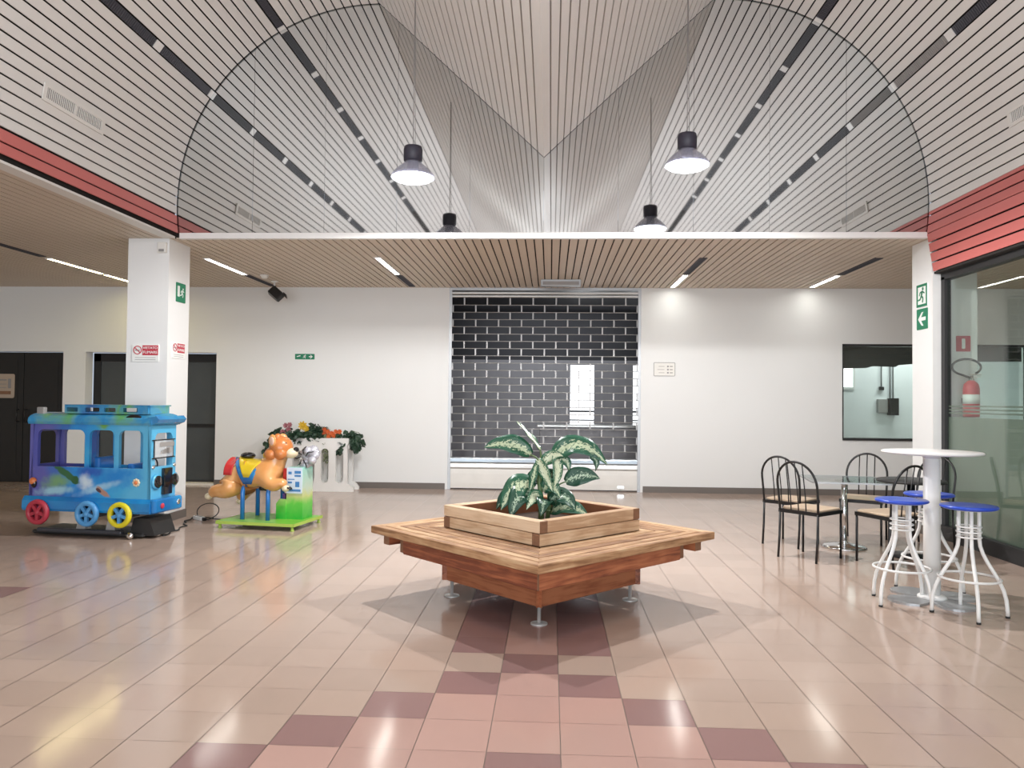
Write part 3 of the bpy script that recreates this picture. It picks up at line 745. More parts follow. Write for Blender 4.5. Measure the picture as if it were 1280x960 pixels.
# ------------------------------------------------------------------ the wooden bench around the planter
bench = thing('planter_bench', 'square slatted wooden bench with a raised planter box in its middle', 'bench', (-.06, 5.53, 0), PI/4)
def board(name, x0, x1, y, w, z0, z1, m, rz, ends=(0, 0), c=.004):
    """board along local X; ends: extra length at the outer edge on each end (mitre)"""
    mb = MB(); e0, e1 = ends; h = w/2
    pts = [(x0 + e0*h, -h), (x1 - e1*h, -h), (x1 + e1*h, h), (x0 - e0*h, h)]
    b = len(mb.v)
    for z, s in ((z0, c), (z0+c, 0), (z1-c, 0), (z1, c)):
        for (x, yy) in pts:
            mb.v.append((x + (s if x < 0 else -s), yy + (s if yy < 0 else -s), z))
    for k in range(3):
        for i in range(4): mb.face((b+k*4+i, b+k*4+(i+1) % 4, b+(k+1)*4+(i+1) % 4, b+(k+1)*4+i), 1 if i in (1, 3) else 0)
    mb.face((b+3, b+2, b+1, b)); mb.face((b+12, b+13, b+14, b+15))
    rot = Matrix.Rotation(rz, 3, 'Z'); p = rot @ Vector((0, y, 0))
    return mb.obj(name, [m, 'endgrain'] if not (e0 or e1) else [m, m], bench, loc=p, rot=(0, 0, rz))
A_, B_ = .884, .505
NP = 5; pw = (A_-B_)/NP
for q in range(4):
    rz = q*PI/2
    for k in range(NP):
        y = B_ + pw*(k+.5)
        board('seat_plank', -y, y, y, pw - .011, .447, .50, 'wood_top', rz, (1, 1))
    # beams under the planks: the two front ones stop short, the ends of the crossing ones show beside them
    if q in (1, 2):
        e0, e1 = (-.845, .50) if q == 1 else (-.50, .845)
        board('edge_beam', e0, e1, .818, .07, .345, .446, 'wood_red', rz)
    else:
        board('edge_beam', -.835, .835, .74, .07, .375, .446, 'wood_red', rz)
    if q in (0, 3):
        board('cross_beam', -.80, .80, .575, .08, .335, .446, 'wood_red', rz)
    else:
        board('cross_beam', -.53, .53, .575, .07, .36, .446, 'wood_red', rz)
    board('base_board', -.495, .495, .47, .045, .118, .24, 'wood_red', rz, (1, 1))
    board('base_board', -.495, .495, .47, .045, .243, .36, 'wood_red', rz, (1, 1))
    # planter curb: two courses, lapped at the corners
    for c_, (za, zb) in enumerate(((.50, .578), (.582, .66))):
        long = (q + c_) % 2 == 0
        board('planter_curb', -.50 if long else -.43, .50 if long else .43, .465, .07, za, zb, 'wood_pale', rz)
    mb = MB(); mb.box(-.43, .43, .415, .43, .40, .655); mb.obj('planter_lining', 'liner', bench, rot=(0, 0, rz))
    ca = Matrix.Rotation(rz, 3, 'Z') @ Vector((.455, .455, 0))
    mb = MB(); mb.lathe([(.0, 0), (.055, 0), (.055, .008), (.02, .012), (.012, .014), (.012, .118), (0, .118)], 20); mb.obj('steel_foot', 'slat_steel', bench, loc=ca)
mb = MB(); mb.box(-.43, .43, -.43, .43, .42, .545); mb.obj('soil', 'soil', bench)

# ------------------------------------------------------------------ dumb cane in the planter
plant = thing('dieffenbachia', 'dieffenbachia with cream-splashed green leaves growing in the bench planter', 'plant', (-.06, 5.53, .545))
def leaf(base, ctrl, tip, w, nrm, m='leaf_a', fold=.25, curl=.0):
    mb = MB(); mb.uv = []
    base, ctrl, tip, nrm = map(Vector, (base, ctrl, tip, nrm)); n = 12; mcols = 7
    for i in range(n+1):
        t = i/n; p = base*(1-t)**2 + ctrl*2*t*(1-t) + tip*t*t
        tg = ((ctrl-base)*(1-t) + (tip-ctrl)*t).normalized(); sd = tg.cross(nrm)
        if sd.length < .05: sd = tg.orthogonal()
        sd.normalize(); nn = sd.cross(tg).normalized()
        ww = w*1.18*(math.sin(PI*min(1, t*.96+.04)**.75))**.8 if t < 1 else 0.002
        for j in range(mcols):
            s = (j/(mcols-1) - .5)*2
            off = sd*(s*ww*.5) + nn*(abs(s)**1.3*ww*.5*fold - curl*s*s*ww) + nn*(math.sin(t*14 + s*2)*.006*abs(s))
            mb.v.append(tuple(p + off)); mb.uv.append((t, j/(mcols-1)))
    for i in range(n):
        for j in range(mcols-1): mb.face((i*mcols+j, i*mcols+j+1, (i+1)*mcols+j+1, (i+1)*mcols+j), 0, True)
    o = mb.obj('leaf', m, plant)
    md = o.modifiers.new('thickness', 'SOLIDIFY'); md.thickness = .0025
    return o
def petiole(a, b, r=.006, bend=.03):
    a, b = Vector(a), Vector(b); mid = (a+b)/2 + Vector((0, 0, bend))
    MB().tube([a*(1-t)**2 + mid*2*t*(1-t) + b*t*t for t in [k/8 for k in range(9)]], [r*1.4 - r*.5*k/8 for k in range(9)], 6).obj('leaf_stalk', 'stem', plant)
# local px helper scale: 172 px per metre, origin at soil centre
def L3(px, py, dy=0.0): return ((px - 678)/172.0*(1 + dy/5.5), dy, (650 - py)/172.0*(1+dy/5.5) + .02)
mb = MB(); mb.tube([(0, 0, -.02), (.0, 0, .15), (-.015, .0, .30), (-.01, 0, .44)], [.022, .020, .016, .010], 10); mb.obj('stem', 'stem', plant)
mb = MB(); mb.tube([(.04, .03, -.02), (.06, .02, .12), (.05, .01, .26)], [.018, .015, .010], 8); mb.obj('stem', 'stem', plant)
FR = (0, -1, .25)
leaf(L3(664, 570), L3(640, 548), L3(606, 560, -.05), .135, (.15, -.8, .6), 'leaf_a', .2)
leaf(L3(676, 563), L3(664, 548, .05), L3(646, 531, .12), .06, (.9, -.55, .5), 'leaf_b', .3)
leaf(L3(692, 572), L3(722, 538), L3(760, 578, -.1), .15, (0, -.75, .65), 'leaf_a', .15)
leaf(L3(708, 600, -.1), L3(728, 586, -.12), L3(751, 594, -.15), .12, (.1, -.9, .45), 'leaf_c', .12)
leaf(L3(673, 575), L3(682, 588, -.05), L3(692, 612, -.1), .075, (-.4, -.9, .1), 'leaf_b', .2)
leaf(L3(694, 568), L3(703, 585, -.05), L3(693, 610, -.08), .07, (.3, -.95, .1), 'leaf_b', .2)
leaf(L3(678, 582), L3(692, 565), L3(705, 570, -.05), .08, FR, 'leaf_b', .3)
leaf(L3(672, 580), L3(668, 596, -.06), L3(664, 612, -.1), .06, (-.5, -.8, .2), 'leaf_a', .2)
leaf(L3(668, 612), L3(645, 592, -.05), L3(628, 636, -.12), .17, (-.25, -.8, .5), 'leaf_a', .15, .1)
leaf(L3(668, 625), L3(650, 600, -.1), L3(640, 644, -.2), .15, (-.1, -.85, .45), 'leaf_c', .15, .1)
leaf(L3(664, 620, .1), L3(640, 605, .1), L3(622, 640, .08), .13, (-.4, -.7, .5), 'leaf_c', .2)
leaf(L3(680, 615), L3(690, 596, -.05), L3(702, 620, -.12), .10, (.2, -.9, .4), 'leaf_a', .2)
leaf(L3(688, 628), L3(706, 606, -.08), L3(722, 636, -.15), .12, (.2, -.8, .5), 'leaf_c', .2)
leaf(L3(690, 640), L3(712, 622, -.12), L3(738, 640, -.18), .11, (.1, -.8, .6), 'leaf_a', .2)
leaf(L3(682, 632), L3(684, 612, -.12), L3(678, 640, -.22), .10, (0, -.95, .3), 'leaf_c', .2)
leaf(L3(674, 628), L3(672, 610, -.05), L3(660, 634, -.15), .09, (-.1, -.95, .2), 'leaf_b', .2)
leaf(L3(684, 612, .05), L3(686, 588, .08), L3(696, 602, .1), .10, (.1, -.95, .2), 'leaf_c', .2)
leaf(L3(676, 606, .03), L3(668, 590, .05), L3(660, 606, .05), .09, (-.1, -.95, .2), 'leaf_c', .2)
leaf(L3(700, 575, -.02), L3(712, 572), L3(712, 590, -.03), .06, (.2, -.95, .1), 'leaf_a', .2)
leaf(L3(738, 568, -.08), L3(750, 570, -.1), L3(745, 586, -.1), .045, (.3, -.9, .1), 'leaf_c', .2)
petiole((0, 0, .42), L3(664, 570)); petiole((0, 0, .43), L3(676, 563)); petiole((0, 0, .40), L3(692, 572)); petiole((.05, 0, .20), L3(708, 600, -.1), .005)
petiole((0, 0, .1), L3(668, 612), .006, .05); petiole((.03, 0, .1), L3(690, 628), .006, .04); petiole((0, 0, .05), L3(690, 640), .006, .04)

# ------------------------------------------------------------------ black chairs
def make_chair(label, loc, rz):
    t = thing('dining_chair', label, 'chair', loc, rz, 'black arch-back chairs')
    w = .19; bars = []
    mb = MB(); mb.rbox(-.19, .19, -.17, .20, .445, .465, .03); mb.obj('seat', 'seat_wood', t)
    mb = MB()
    mb.box(-.20, .20, .185, .205, .415, .447); mb.box(-.20, .20, -.205, -.185, .415, .447); mb.box(-.205, -.185, -.2, .2, .415, .447); mb.box(.185, .205, -.2, .2, .415, .447)
    mb.obj('seat_frame', 'black', t)
    for (x, y) in ((-w, .19), (w, .19), (-w, -.195), (w, -.195)):
        mb = MB(); s = -.03 if y < 0 else 0
        mb.tube([(x, y, .43), (x, y + s*.3, .2), (x, y + s, .0)], .011, 8); mb.obj('leg', 'black', t)
    path = [(-w, -.195, .43), (-w-.005, -.205, .55), (-w-.008, -.225, .68)]
    path += [((w+.008)*math.cos(R(a)), -.225 - .045*math.sin(R(a)), .68 + .215*math.sin(R(a))) for a in range(170, 9, -10)]
    path += [(w+.008, -.225, .68), (w+.005, -.205, .55), (w, -.195, .43)]
    mb = MB(); mb.tube(path, .011, 8); mb.obj('back_frame', 'black', t)
    for x in (-.075, 0, .075):
        zt = .68 + .215*math.sqrt(1-(x/(w+.008))**2); k = (zt-.68)/.215
        mb = MB(); mb.tube([(x, -.196, .43), (x, -.21, .58), (x, -.225-.045*k, zt)], .006, 6); mb.obj('back_rod', 'black', t)
    return t
def face(dx, dy): return math.atan2(-dx, dy)      # local +Y turned to face (dx, dy)
ch = make_chair('black arch-back chair with its back to the viewer at the glass table corner', (2.27 + .757*.2, 7.085 + .65*.2, 0), face(.757, .65))
dup(ch, (2.32 + .7*.2, 7.76 + .71*.2, 0), face(.7, .71), 'black arch-back chair farthest from the bar stools, half hidden by the nearer chair')
dup(ch, (3.37 - .5*.2, 8.30 - .87*.2, 0), face(-.5, -.87), 'black arch-back chair behind the glass table, facing the viewer')
dup(ch, (3.12 - .38*.2, 6.81 + .92*.2, 0), face(-.38, .92), 'black arch-back chair between the glass table and the front bar stool')
dup(ch, (3.74, 7.86, 0), face(-.85, -.5), 'black arch-back chair behind the dark round table near the pillar')

# low glass table and dark round table
t = thing('glass_table', 'low square glass-topped table on a chrome pole among the black chairs', 'table', (2.93, 7.75, 0), R(-8))
mb = MB(); mb.prism(rrect(-.36, .36, -.36, .36, .03), .664, .676, plane='xy'); tp = mb.obj('tabletop', 'table_glass', t)
mb = MB(); mb.prism(rrect(-.365, .365, -.365, .365, .03), .662, .678, holes=[rrect(-.355, .355, -.355, .355, .03)], plane='xy'); mb.obj('edge_band', 'alu', tp)
mb = MB(); mb.tube([(0, 0, .03), (0, 0, .66)], .027, 20); mb.obj('pole', 'chrome', t)
mb = MB(); mb.lathe([(.0, 0), (.205, 0), (.21, .008), (.19, .022), (.10, .035), (.045, .045), (.03, .07), (0, .07)], 36); mb.obj('base', 'chrome', t)
mb = MB(); mb.lathe([(.027, .62), (.09, .655), (.09, .663), (0, .663)], 24); mb.obj('top_plate', 'chrome', t)
t = thing('round_table', 'dark round cafe table behind the bar stools near the pillar', 'table', (3.40, 7.36, 0))
mb = MB(); mb.lathe([(.0, .695), (.29, .695), (.30, .70), (.30, .715), (.29, .72), (0, .72)], 40); mb.obj('tabletop', 'charcoal', t)
mb = MB(); mb.tube([(0, 0, .02), (0, 0, .70)], .035, 16); mb.obj('pole', 'black', t)
mb = MB(); mb.lathe([(.0, 0), (.2, 0), (.2, .012), (.05, .03), (.035, .05), (0, .05)], 32); mb.obj('base', 'black', t)

# ------------------------------------------------------------------ bar table and stools
HT = (2.80, 5.74)
t = thing('bar_table', 'tall round white bar table on a thick white pole', 'table', (HT[0], HT[1], 0))
mb = MB(); mb.lathe([(.0, 1.062), (.29, 1.062), (.33, 1.068), (.338, 1.076), (.33, 1.084), (0, 1.086)], 48); mb.obj('tabletop', 'white_metal', t)
mb = MB(); mb.tube([(0, 0, .03), (0, 0, 1.05)], .057, 28); mb.obj('pole', 'white_metal', t)
mb = MB(); mb.lathe([(.057, 1.03), (.062, 1.045), (.13, 1.056), (.13, 1.062), (0, 1.062)], 28); mb.obj('collar', 'white_metal', t)
for k in range(4):
    # four flat fan-shaped feet
    mb = MB(); a0 = R(18 + 90*k)
    pts = [(.03, -.03)] + [(.14, -.115), (.24, -.14)] + [(.215 + .125*math.cos(R(a)), .14*math.sin(R(a))) for a in range(-50, 51, 10)] + [(.24, .14), (.14, .115)] + [(.03, .03)]
    c_, s_ = math.cos(a0), math.sin(a0)
    mb.prism([(x*c_ - y*s_, x*s_ + y*c_) for x, y in pts], 0, .016, plane='xy'); mb.obj('base_foot', 'alu', t)
mb = MB(); mb.lathe([(0, .014), (.10, .014), (.095, .03), (.06, .045), (0, .045)], 28); mb.obj('base_hub', 'white_metal', t)
def make_stool(label, loc, rz):
    t = thing('bar_stool', label, 'stool', loc, rz, 'blue-seated bar stools')
    mb = MB(); mb.lathe([(.0, .716), (.15, .718), (.172, .726), (.178, .735), (.170, .744), (.10, .741), (0, .738)], 40); mb.obj('seat', 'blue_seat', t)
    mb = MB(); mb.lathe([(0, .708), (.085, .708), (.085, .716), (0, .716)], 24); mb.obj('mount_plate', 'white_metal', t)
    for k in range(4):
        a = PI/4 + k*PI/2; c_, s_ = math.cos(a), math.sin(a)
        prof = [(.062, .71), (.062, .60), (.062, .52), (.067, .47), (.083, .42), (.112, .36), (.147, .30), (.180, .24), (.205, .18), (.22, .12), (.226, .06), (.228, .012)]
        mb = MB(); mb.tube([(r*c_, r*s_, z) for r, z in prof], .0125, 10); lg = mb.obj('leg', 'white_metal', t)
        mb = MB(); mb.lathe([(0, 0), (.014, 0), (.014, .014), (0, .014)], 12, (.228*c_, .228*s_, 0)); mb.obj('rubber_tip', 'rubber', lg)
    for z, r, rr in ((.60, .074, .006), (.565, .074, .006), (.53, .074, .006), (.255, .186, .0085)):
        mb = MB(); mb.tube([(r*math.cos(2*PI*k/36), r*math.sin(2*PI*k/36), z) for k in range(36)], rr, 8, True); mb.obj('foot_ring' if z < .4 else 'neck_ring', 'white_metal', t)
    return t
st = make_stool('blue-seated white bar stool nearest the viewer, right of the bar table pole', (2.85, 5.34, 0), R(30.4))
dup(st, (2.53, 5.62, 0), R(-14.5), 'blue-seated white bar stool on the bench side of the bar table pole')
dup(st, (2.92, 6.03, 0), R(20), 'blue-seated white bar stool partly hidden behind the bar table pole')

# ------------------------------------------------------------------ white planter stand with flowers at the back wall
ps_ = thing('planter_stand', 'white slotted planter stand against the back wall behind the bear ride', 'planter', (-3.70, 11.72, 0))
holes = [rrect(x-.055, x+.055, .13, .66, .054, 6) for x in (-.47, -.25, -.03, .19, .43)]
holes = [rrect(x-.06, x+.06, .13, .66, .059, 6) for x in (-.45, -.22, .01, .23, .46)]
outer = [(-.68, 0), (.68, 0), (.68, .04), (.64, .09), (.585, .13), (.575, .70), (.60, .76), (.60, .82), (-.60, .82), (-.60, .76), (-.575, .70), (-.585, .13), (-.64, .09), (-.68, .04)]
mb = MB(); mb.prism(outer, -.13, -.07, holes=holes); mb.obj('front_panel', 'white_metal', ps_)
mb = MB(); mb.prism(outer, .20, .26, holes=holes); mb.obj('rear_panel', 'white_metal', ps_)
mb = MB(); mb.box(-.60, .60, -.07, .20, .66, .70); mb.box(-.60, -.56, -.07, .20, .70, .80); mb.box(.56, .60, -.07, .20, .70, .80); mb.obj('trough', 'white_metal', ps_)
mb = MB(); mb.box(-.62, .62, -.07, .20, .0, .06); mb.obj('plinth', 'white_metal', ps_)
M['ivy'] = mat('dark ivy leaves', (.010, .030, .018), .5, var=.4, vscale=14, rgb2=(.035, .085, .045))
M['grass_lf'] = mat('dry green sprays', (.10, .13, .07), .6, rgb2=(.22, .24, .14), vscale=10)
M['fl_mauve'] = mat('mauve petals', (.30, .07, .10), .5, rgb2=(.50, .22, .24), vscale=20)
M['fl_yellow'] = mat('yellow petals', (.62, .36, .02), .5, rgb2=(.75, .55, .05), vscale=20)
M['fl_red'] = mat('red-orange petals', (.50, .05, .03), .5, rgb2=(.80, .22, .04), vscale=14)
M['fl_white'] = mat('white petals', (.75, .70, .72), .5)
def leaves(name, parent, blobs, n, size, m, seed, droop=0.0):
    rd = random.Random(seed); mb = MB()
    for (c, rad) in blobs:
        k = int(n*rad[0]*rad[2]*190)
        for _ in range(max(8, k)):
            d = Vector((rd.gauss(0, 1), rd.gauss(0, 1), rd.gauss(0, 1))).normalized()*rd.uniform(.55, 1.05)
            p = Vector((c[0] + d.x*rad[0], c[1] + d.y*rad[1], c[2] + d.z*rad[2]))
            ax = Vector((rd.uniform(-1, 1), rd.uniform(-1, .3), rd.uniform(-1, .3) - droop)).normalized(); s = size*rd.uniform(.7, 1.4)
            sd = ax.cross(Vector((rd.uniform(-1, 1), rd.uniform(-1, 1), rd.uniform(-1, 1)))).normalized(); nn = ax.cross(sd)
            b = len(mb.v)
            for a, w_, h in ((0, 0, 0), (.35, .42, .1), (.75, .3, .1), (1, 0, -.1), (.75, -.3, .1), (.35, -.42, .1)): mb.v.append(tuple(p + ax*s*a + sd*s*w_ + nn*s*h))
            mb.face((b, b+1, b+2, b+3)); mb.face((b, b+3, b+4, b+5))
    return stuff(mb.obj(name, m, parent))
def blossom(parent, c, r, m, seed, name='blossom'):
    rd = random.Random(seed); mb = MB()
    for lay, (tilt, k, rr) in enumerate(((10, 9, 1), (35, 8, .8), (60, 6, .55))):
        for j in range(k):
            a = 2*PI*(j + .5*lay)/k + rd.uniform(-.1, .1); T = Matrix.Rotation(a, 3, 'Y')
            ti = R(tilt); L_ = r*rr
            pts = [(0, 0, 0), (L_*.5*math.cos(ti), -L_*.5*math.sin(ti), L_*.28), (L_*math.cos(ti), -L_*math.sin(ti), L_*.1), (L_*math.cos(ti), -L_*math.sin(ti), -L_*.1), (L_*.5*math.cos(ti), -L_*.5*math.sin(ti), -L_*.28)]
            b = len(mb.v); mb.v += [tuple(T @ Vector(p) + Vector(c)) for p in pts]; mb.face(range(b, b+5))
    mb.ball((c[0], c[1]-r*.25, c[2]), r*.3, 10)
    return mb.obj(name, m, parent)
def K(px, py, y=0.0): return ((px-400.5)/80.5*1.0, y, (611-py)/80.5)     # photo-sized layout on the stand: 80 px to the metre
PY = 11.76
fl = lambda name, label: thing(name, label, 'flowers', (-3.607, PY, 0), 0, 'artificial plants in the white stand')
p1 = fl('ivy_plant', 'trailing dark ivy spilling over the bus-side end of the white stand')
leaves('foliage', p1, [(K(352, 546, -.13), (.14, .05, .08)), (K(350, 540), (.13, .10, .09)), (K(342, 552, -.05), (.09, .08, .14)), (K(338, 560, -.05), (.05, .05, .12))], 34, .08, 'ivy', 1, .5)
for k, (px, py) in enumerate(((338, 550), (346, 562), (343, 573))):
    mb = MB(); a = K(352, 545); b = K(px, py, -.06); mb.tube([a, ((a[0]+b[0])/2, -.06, max(a[2], b[2])), b], .004, 5); mb.obj('tendril', 'stem', p1)
p2 = fl('mauve_flowers', 'cluster of dusty mauve artificial flowers on the white stand')
for k, (px, py) in enumerate(((359, 530), (363, 535), (356, 538), (365, 529), (360, 541))): blossom(p2, K(px, py, -.08 - .01*k), .045, 'fl_mauve', k)
leaves('foliage', p2, [(K(366, 543, -.08), (.12, .1, .09))], 34, .085, 'ivy', 2)
p3 = fl('yellow_flower', 'large yellow artificial flower on top of the white stand')
blossom(p3, K(381, 530, -.08), .075, 'fl_yellow', 5); blossom(p3, K(386, 534, -.10), .05, 'fl_yellow', 6)
leaves('foliage', p3, [(K(380, 543, -.10), (.17, .1, .08)), (K(392, 534, .05), (.1, .1, .07))], 34, .085, 'ivy', 3)
p4 = fl('red_orange_flowers', 'bunch of red and orange artificial flowers on the white stand')
for k, (px, py) in enumerate(((408, 540), (413, 537), (418, 539), (423, 537), (428, 537), (414, 543), (420, 542), (409, 535))): blossom(p4, K(px, py, -.08 - .01*(k % 3)), .042, 'fl_red', 10 + k)
leaves('foliage', p4, [(K(398, 543, -.10), (.12, .08, .07)), (K(404, 536), (.12, .1, .08)), (K(418, 543), (.14, .08, .04))], 34, .07, 'ivy', 4)
leaves('hanging_spray', p4, [(K(411, 553, -.13), (.045, .03, .16)), (K(413, 568, -.13), (.035, .02, .12))], 30, .05, 'grass_lf', 5, 1.5)
p5 = fl('ivy_plant', 'bushy dark ivy hanging over the shutter-side end of the white stand')
leaves('foliage', p5, [(K(441, 543), (.16, .1, .10)), (K(448, 550, -.05), (.11, .1, .12)), (K(432, 552, -.12), (.06, .05, .08)), (K(430, 561, -.13), (.03, .03, .03))], 34, .085, 'ivy', 6, .4)
for k, (px, py) in enumerate(((452, 538), (446, 558), (434, 560))):
    mb = MB(); a = K(436, 545); b = K(px, py, -.06); mb.tube([a, ((a[0]+b[0])/2, -.06, max(a[2], b[2])+.02), b], .004, 5); mb.obj('tendril', 'stem', p5)
p6 = fl('white_flowers', 'white artificial flowers low between the ivy and the yellow flower')
for k, (px, py) in enumerate(((364, 548), (369, 550), (373, 546), (367, 545))): blossom(p6, K(px, py, -.12), .04, 'fl_white', 30 + k)

# ------------------------------------------------------------------ coin-operated bear ride
def paint(name, stops, scale=3.0, rough=.25, seed=0.0, axis=None):
    """glossy airbrushed paint: soft clouds of several colours"""
    m = bpy.data.materials.new(name); m.use_nodes = True; nt = m.node_tree; b = nt.nodes['Principled BSDF']; L = nt.links.new
    tc = nt.nodes.new('ShaderNodeTexCoord'); mp = nt.nodes.new('ShaderNodeMapping'); mp.inputs['Location'].default_value = (seed, seed*.7, seed*.3)
    L(tc.outputs['Object'], mp.inputs[0])
    nz = nt.nodes.new('ShaderNodeTexNoise'); nz.inputs['Scale'].default_value = scale; nz.inputs['Detail'].default_value = 3; nz.inputs['Distortion'].default_value = .5
    L(mp.outputs[0], nz.inputs['Vector'])
    cr = nt.nodes.new('ShaderNodeValToRGB'); e = cr.color_ramp.elements
    while len(e) < len(stops): e.new(.5)
    for k, (p, c) in enumerate(stops): e[k].position = p; e[k].color = (*c, 1)
    if axis is None:
        L(nz.outputs['Fac'], cr.inputs[0])
    else:
        sp = nt.nodes.new('ShaderNodeSeparateXYZ'); L(tc.outputs['Object'], sp.inputs[0])
        ax, lo, hi, am = axis
        mr = nt.nodes.new('ShaderNodeMapRange'); mr.inputs['From Min'].default_value = lo; mr.inputs['From Max'].default_value = hi; L(sp.outputs[ax], mr.inputs['Value'])
        ad = nt.nodes.new('ShaderNodeMath'); ad.operation = 'MULTIPLY_ADD'; ad.inputs[1].default_value = am; L(nz.outputs['Fac'], ad.inputs[0])
        sb = nt.nodes.new('ShaderNodeMath'); sb.operation = 'SUBTRACT'; sb.inputs[1].default_value = am*.5; L(mr.outputs[0], sb.inputs[0]); L(sb.outputs[0], ad.inputs[2]); L(ad.outputs[0], cr.inputs[0])
    L(cr.outputs[0], b.inputs['Base Color']); b.inputs['Roughness'].default_value = rough; b.inputs['Coat Weight'].default_value = .4; b.inputs['Coat Roughness'].default_value = .15
    return m
M['bear'] = paint('glossy tan bear paint', ((.3, (.62, .26, .07)), (.55, (.72, .36, .13)), (.75, (.78, .45, .20))), 4)
M['bear_dark'] = mat('orange-brown bear shading', (.55, .19, .05), .3, coat=.3)
M['muzzle'] = mat('cream muzzle', (.75, .65, .45), .3, coat=.3)
M['ear_in'] = mat('pink inner ear', (.78, .50, .38), .35)
M['gl_black'] = mat('glossy black', (.008, .008, .01), .12, coat=.5)
M['saddle'] = mat('yellow saddle', (.70, .50, .02), .3, coat=.3)
M['saddle_red'] = mat('red saddle cloth', (.55, .03, .03), .3, coat=.3)
M['saddle_blue'] = paint('blue saddle trim', ((.35, (.03, .12, .40)), (.6, (.02, .25, .55)), (.8, (.15, .10, .40))), 9)
M['blue_post'] = mat('blue painted steel', (.015, .16, .50), .3, coat=.3)
M['lime'] = mat('lime green platform', (.16, .42, .04), .35, rgb2=(.22, .50, .06))
M['lime_edge'] = mat('yellow-green platform edge', (.42, .58, .10), .4)
M['cabinet'] = paint('green and yellow cabinet paint', ((.0, (.02, .42, .04)), (.25, (.12, .55, .06)), (.42, (.55, .60, .22)), (.6, (.50, .62, .50)), (1, (.25, .60, .50))), 6, .3, 0, ('Z', .08, .68, .35))
M['panel_print'] = mat('pale blue instruction panel', (.55, .68, .85), .35, rgb2=(.72, .80, .88), vscale=18)
M['panel_blue'] = mat('blue print', (.06, .22, .50), .4)
M['purple'] = mat('purple metal', (.12, .05, .22), .4)
M['silver'] = mat('silver-grey glossy paint', (.42, .42, .46), .25, .3, rgb2=(.62, .62, .68), vscale=12)
ride = thing('bear_ride', 'coin-operated tan bear ride with yellow saddle on a lime green platform', 'kiddie ride', (-3.13, 8.43, 0), R(-9))
mb = MB(); mb.rbox(-.46, .46, -.34, .34, .055, .08, .01); mb.obj('platform', 'lime', ride)
mb = MB(); mb.box(-.465, .465, -.345, -.34, .05, .082); mb.box(-.465, -.46, -.345, .345, .05, .082); mb.box(.46, .465, -.345, .345, .05, .082); mb.obj('platform_edge', 'lime_edge', ride)
for x, y in ((-.43, -.31), (.43, -.31), (-.43, .31), (.43, .31)):
    mb = MB(); mb.lathe([(0, 0), (.022, 0), (.022, .01), (.016, .014), (.016, .056), (0, .056)], 14, (x, y, 0)); mb.obj('foot', 'lime_edge', ride)
# bear body: one continuous skinned surface
def skin_body(name, pts, edges_, radii, root, parent, m, sub=2):
    me = bpy.data.meshes.new(name); me.from_pydata(pts, edges_, []); me.materials.append(M[m])
    o = bpy.data.objects.new(name, me); COL.objects.link(o); o.parent = parent
    md = o.modifiers.new('skin', 'SKIN')
    sk = me.skin_vertices[0].data if me.skin_vertices else None
    if sk is None:
        bpy.context.view_layer.objects.active = o; bpy.ops.mesh.customdata_skin_add(); sk = me.skin_vertices[0].data
    for k, r in enumerate(radii):
        sk[k].radius = (r, r) if not isinstance(r, tuple) else r; sk[k].use_root = (k == root)
    md.use_smooth_shade = True
    ss = o.modifiers.new('subd', 'SUBSURF'); ss.levels = ss.render_levels = sub
    bpy.context.view_layer.update()
    dg = bpy.context.evaluated_depsgraph_get()
    m2 = bpy.data.meshes.new_from_object(o.evaluated_get(dg)); o.modifiers.clear(); o.data = m2
    return o
P_ = [(-.42, 0, .53), (-.32, 0, .555), (-.21, 0, .56), (-.10, 0, .57), (0, 0, .585), (.06, 0, .68), (.10, 0, .78), (.12, 0, .88),          # 0-7 spine to head
      (-.42, -.09, .46), (-.40, -.12, .40), (-.50, -.13, .375), (-.60, -.13, .385), (-.66, -.13, .33),                                      # 8-12 near hind leg
      (-.40, .10, .44), (-.36, .13, .36), (-.42, .13, .30), (-.44, .13, .25),                                                              # 13-16 far hind leg
      (.03, -.11, .53), (.09, -.13, .465), (.17, -.13, .47), (.23, -.13, .50), (.26, -.12, .45),                                           # 17-21 near foreleg
      (.04, .11, .54), (.12, .13, .49), (.22, .12, .51), (.29, .11, .53), (.33, .10, .50)]                                                 # 22-26 far foreleg
E_ = [(0, 1), (1, 2), (2, 3), (3, 4), (4, 5), (5, 6), (6, 7), (0, 8), (8, 9), (9, 10), (10, 11), (11, 12), (0, 13), (13, 14), (14, 15), (15, 16),
      (4, 17), (17, 18), (18, 19), (19, 20), (20, 21), (4, 22), (22, 23), (23, 24), (24, 25), (25, 26)]
R_ = [.19, .185, .165, .16, .175, .145, .12, .12, .15, .125, .10, .075, .062, .13, .10, .07, .06, .115, .09, .075, .06, .06, .105, .085, .07, .058, .05]
bear = skin_body('bear_body', [Vector(p) + Vector((-.02, 0, 0)) for p in P_], E_, R_, 3, ride, 'bear')
mb = MB()
mb.ball((.115, 0, .875), (.135, .135, .13), 20); mb.ball((.04, -.07, .80), (.085, .08, .08), 14); mb.ball((.15, -.085, .81), (.08, .06, .07), 14); mb.ball((.10, -.05, .985), (.045, .05, .05), 12)
mb.obj('cheek_fur', 'bear_dark', ride)
mb = MB(); mb.ball((.235, 0, .815), (.085, .075, .06), 18); mb.obj('muzzle', 'muzzle', ride)
mb = MB(); mb.ball((.298, 0, .855), (.032, .038, .030), 14); mb.obj('nose', 'gl_black', ride)
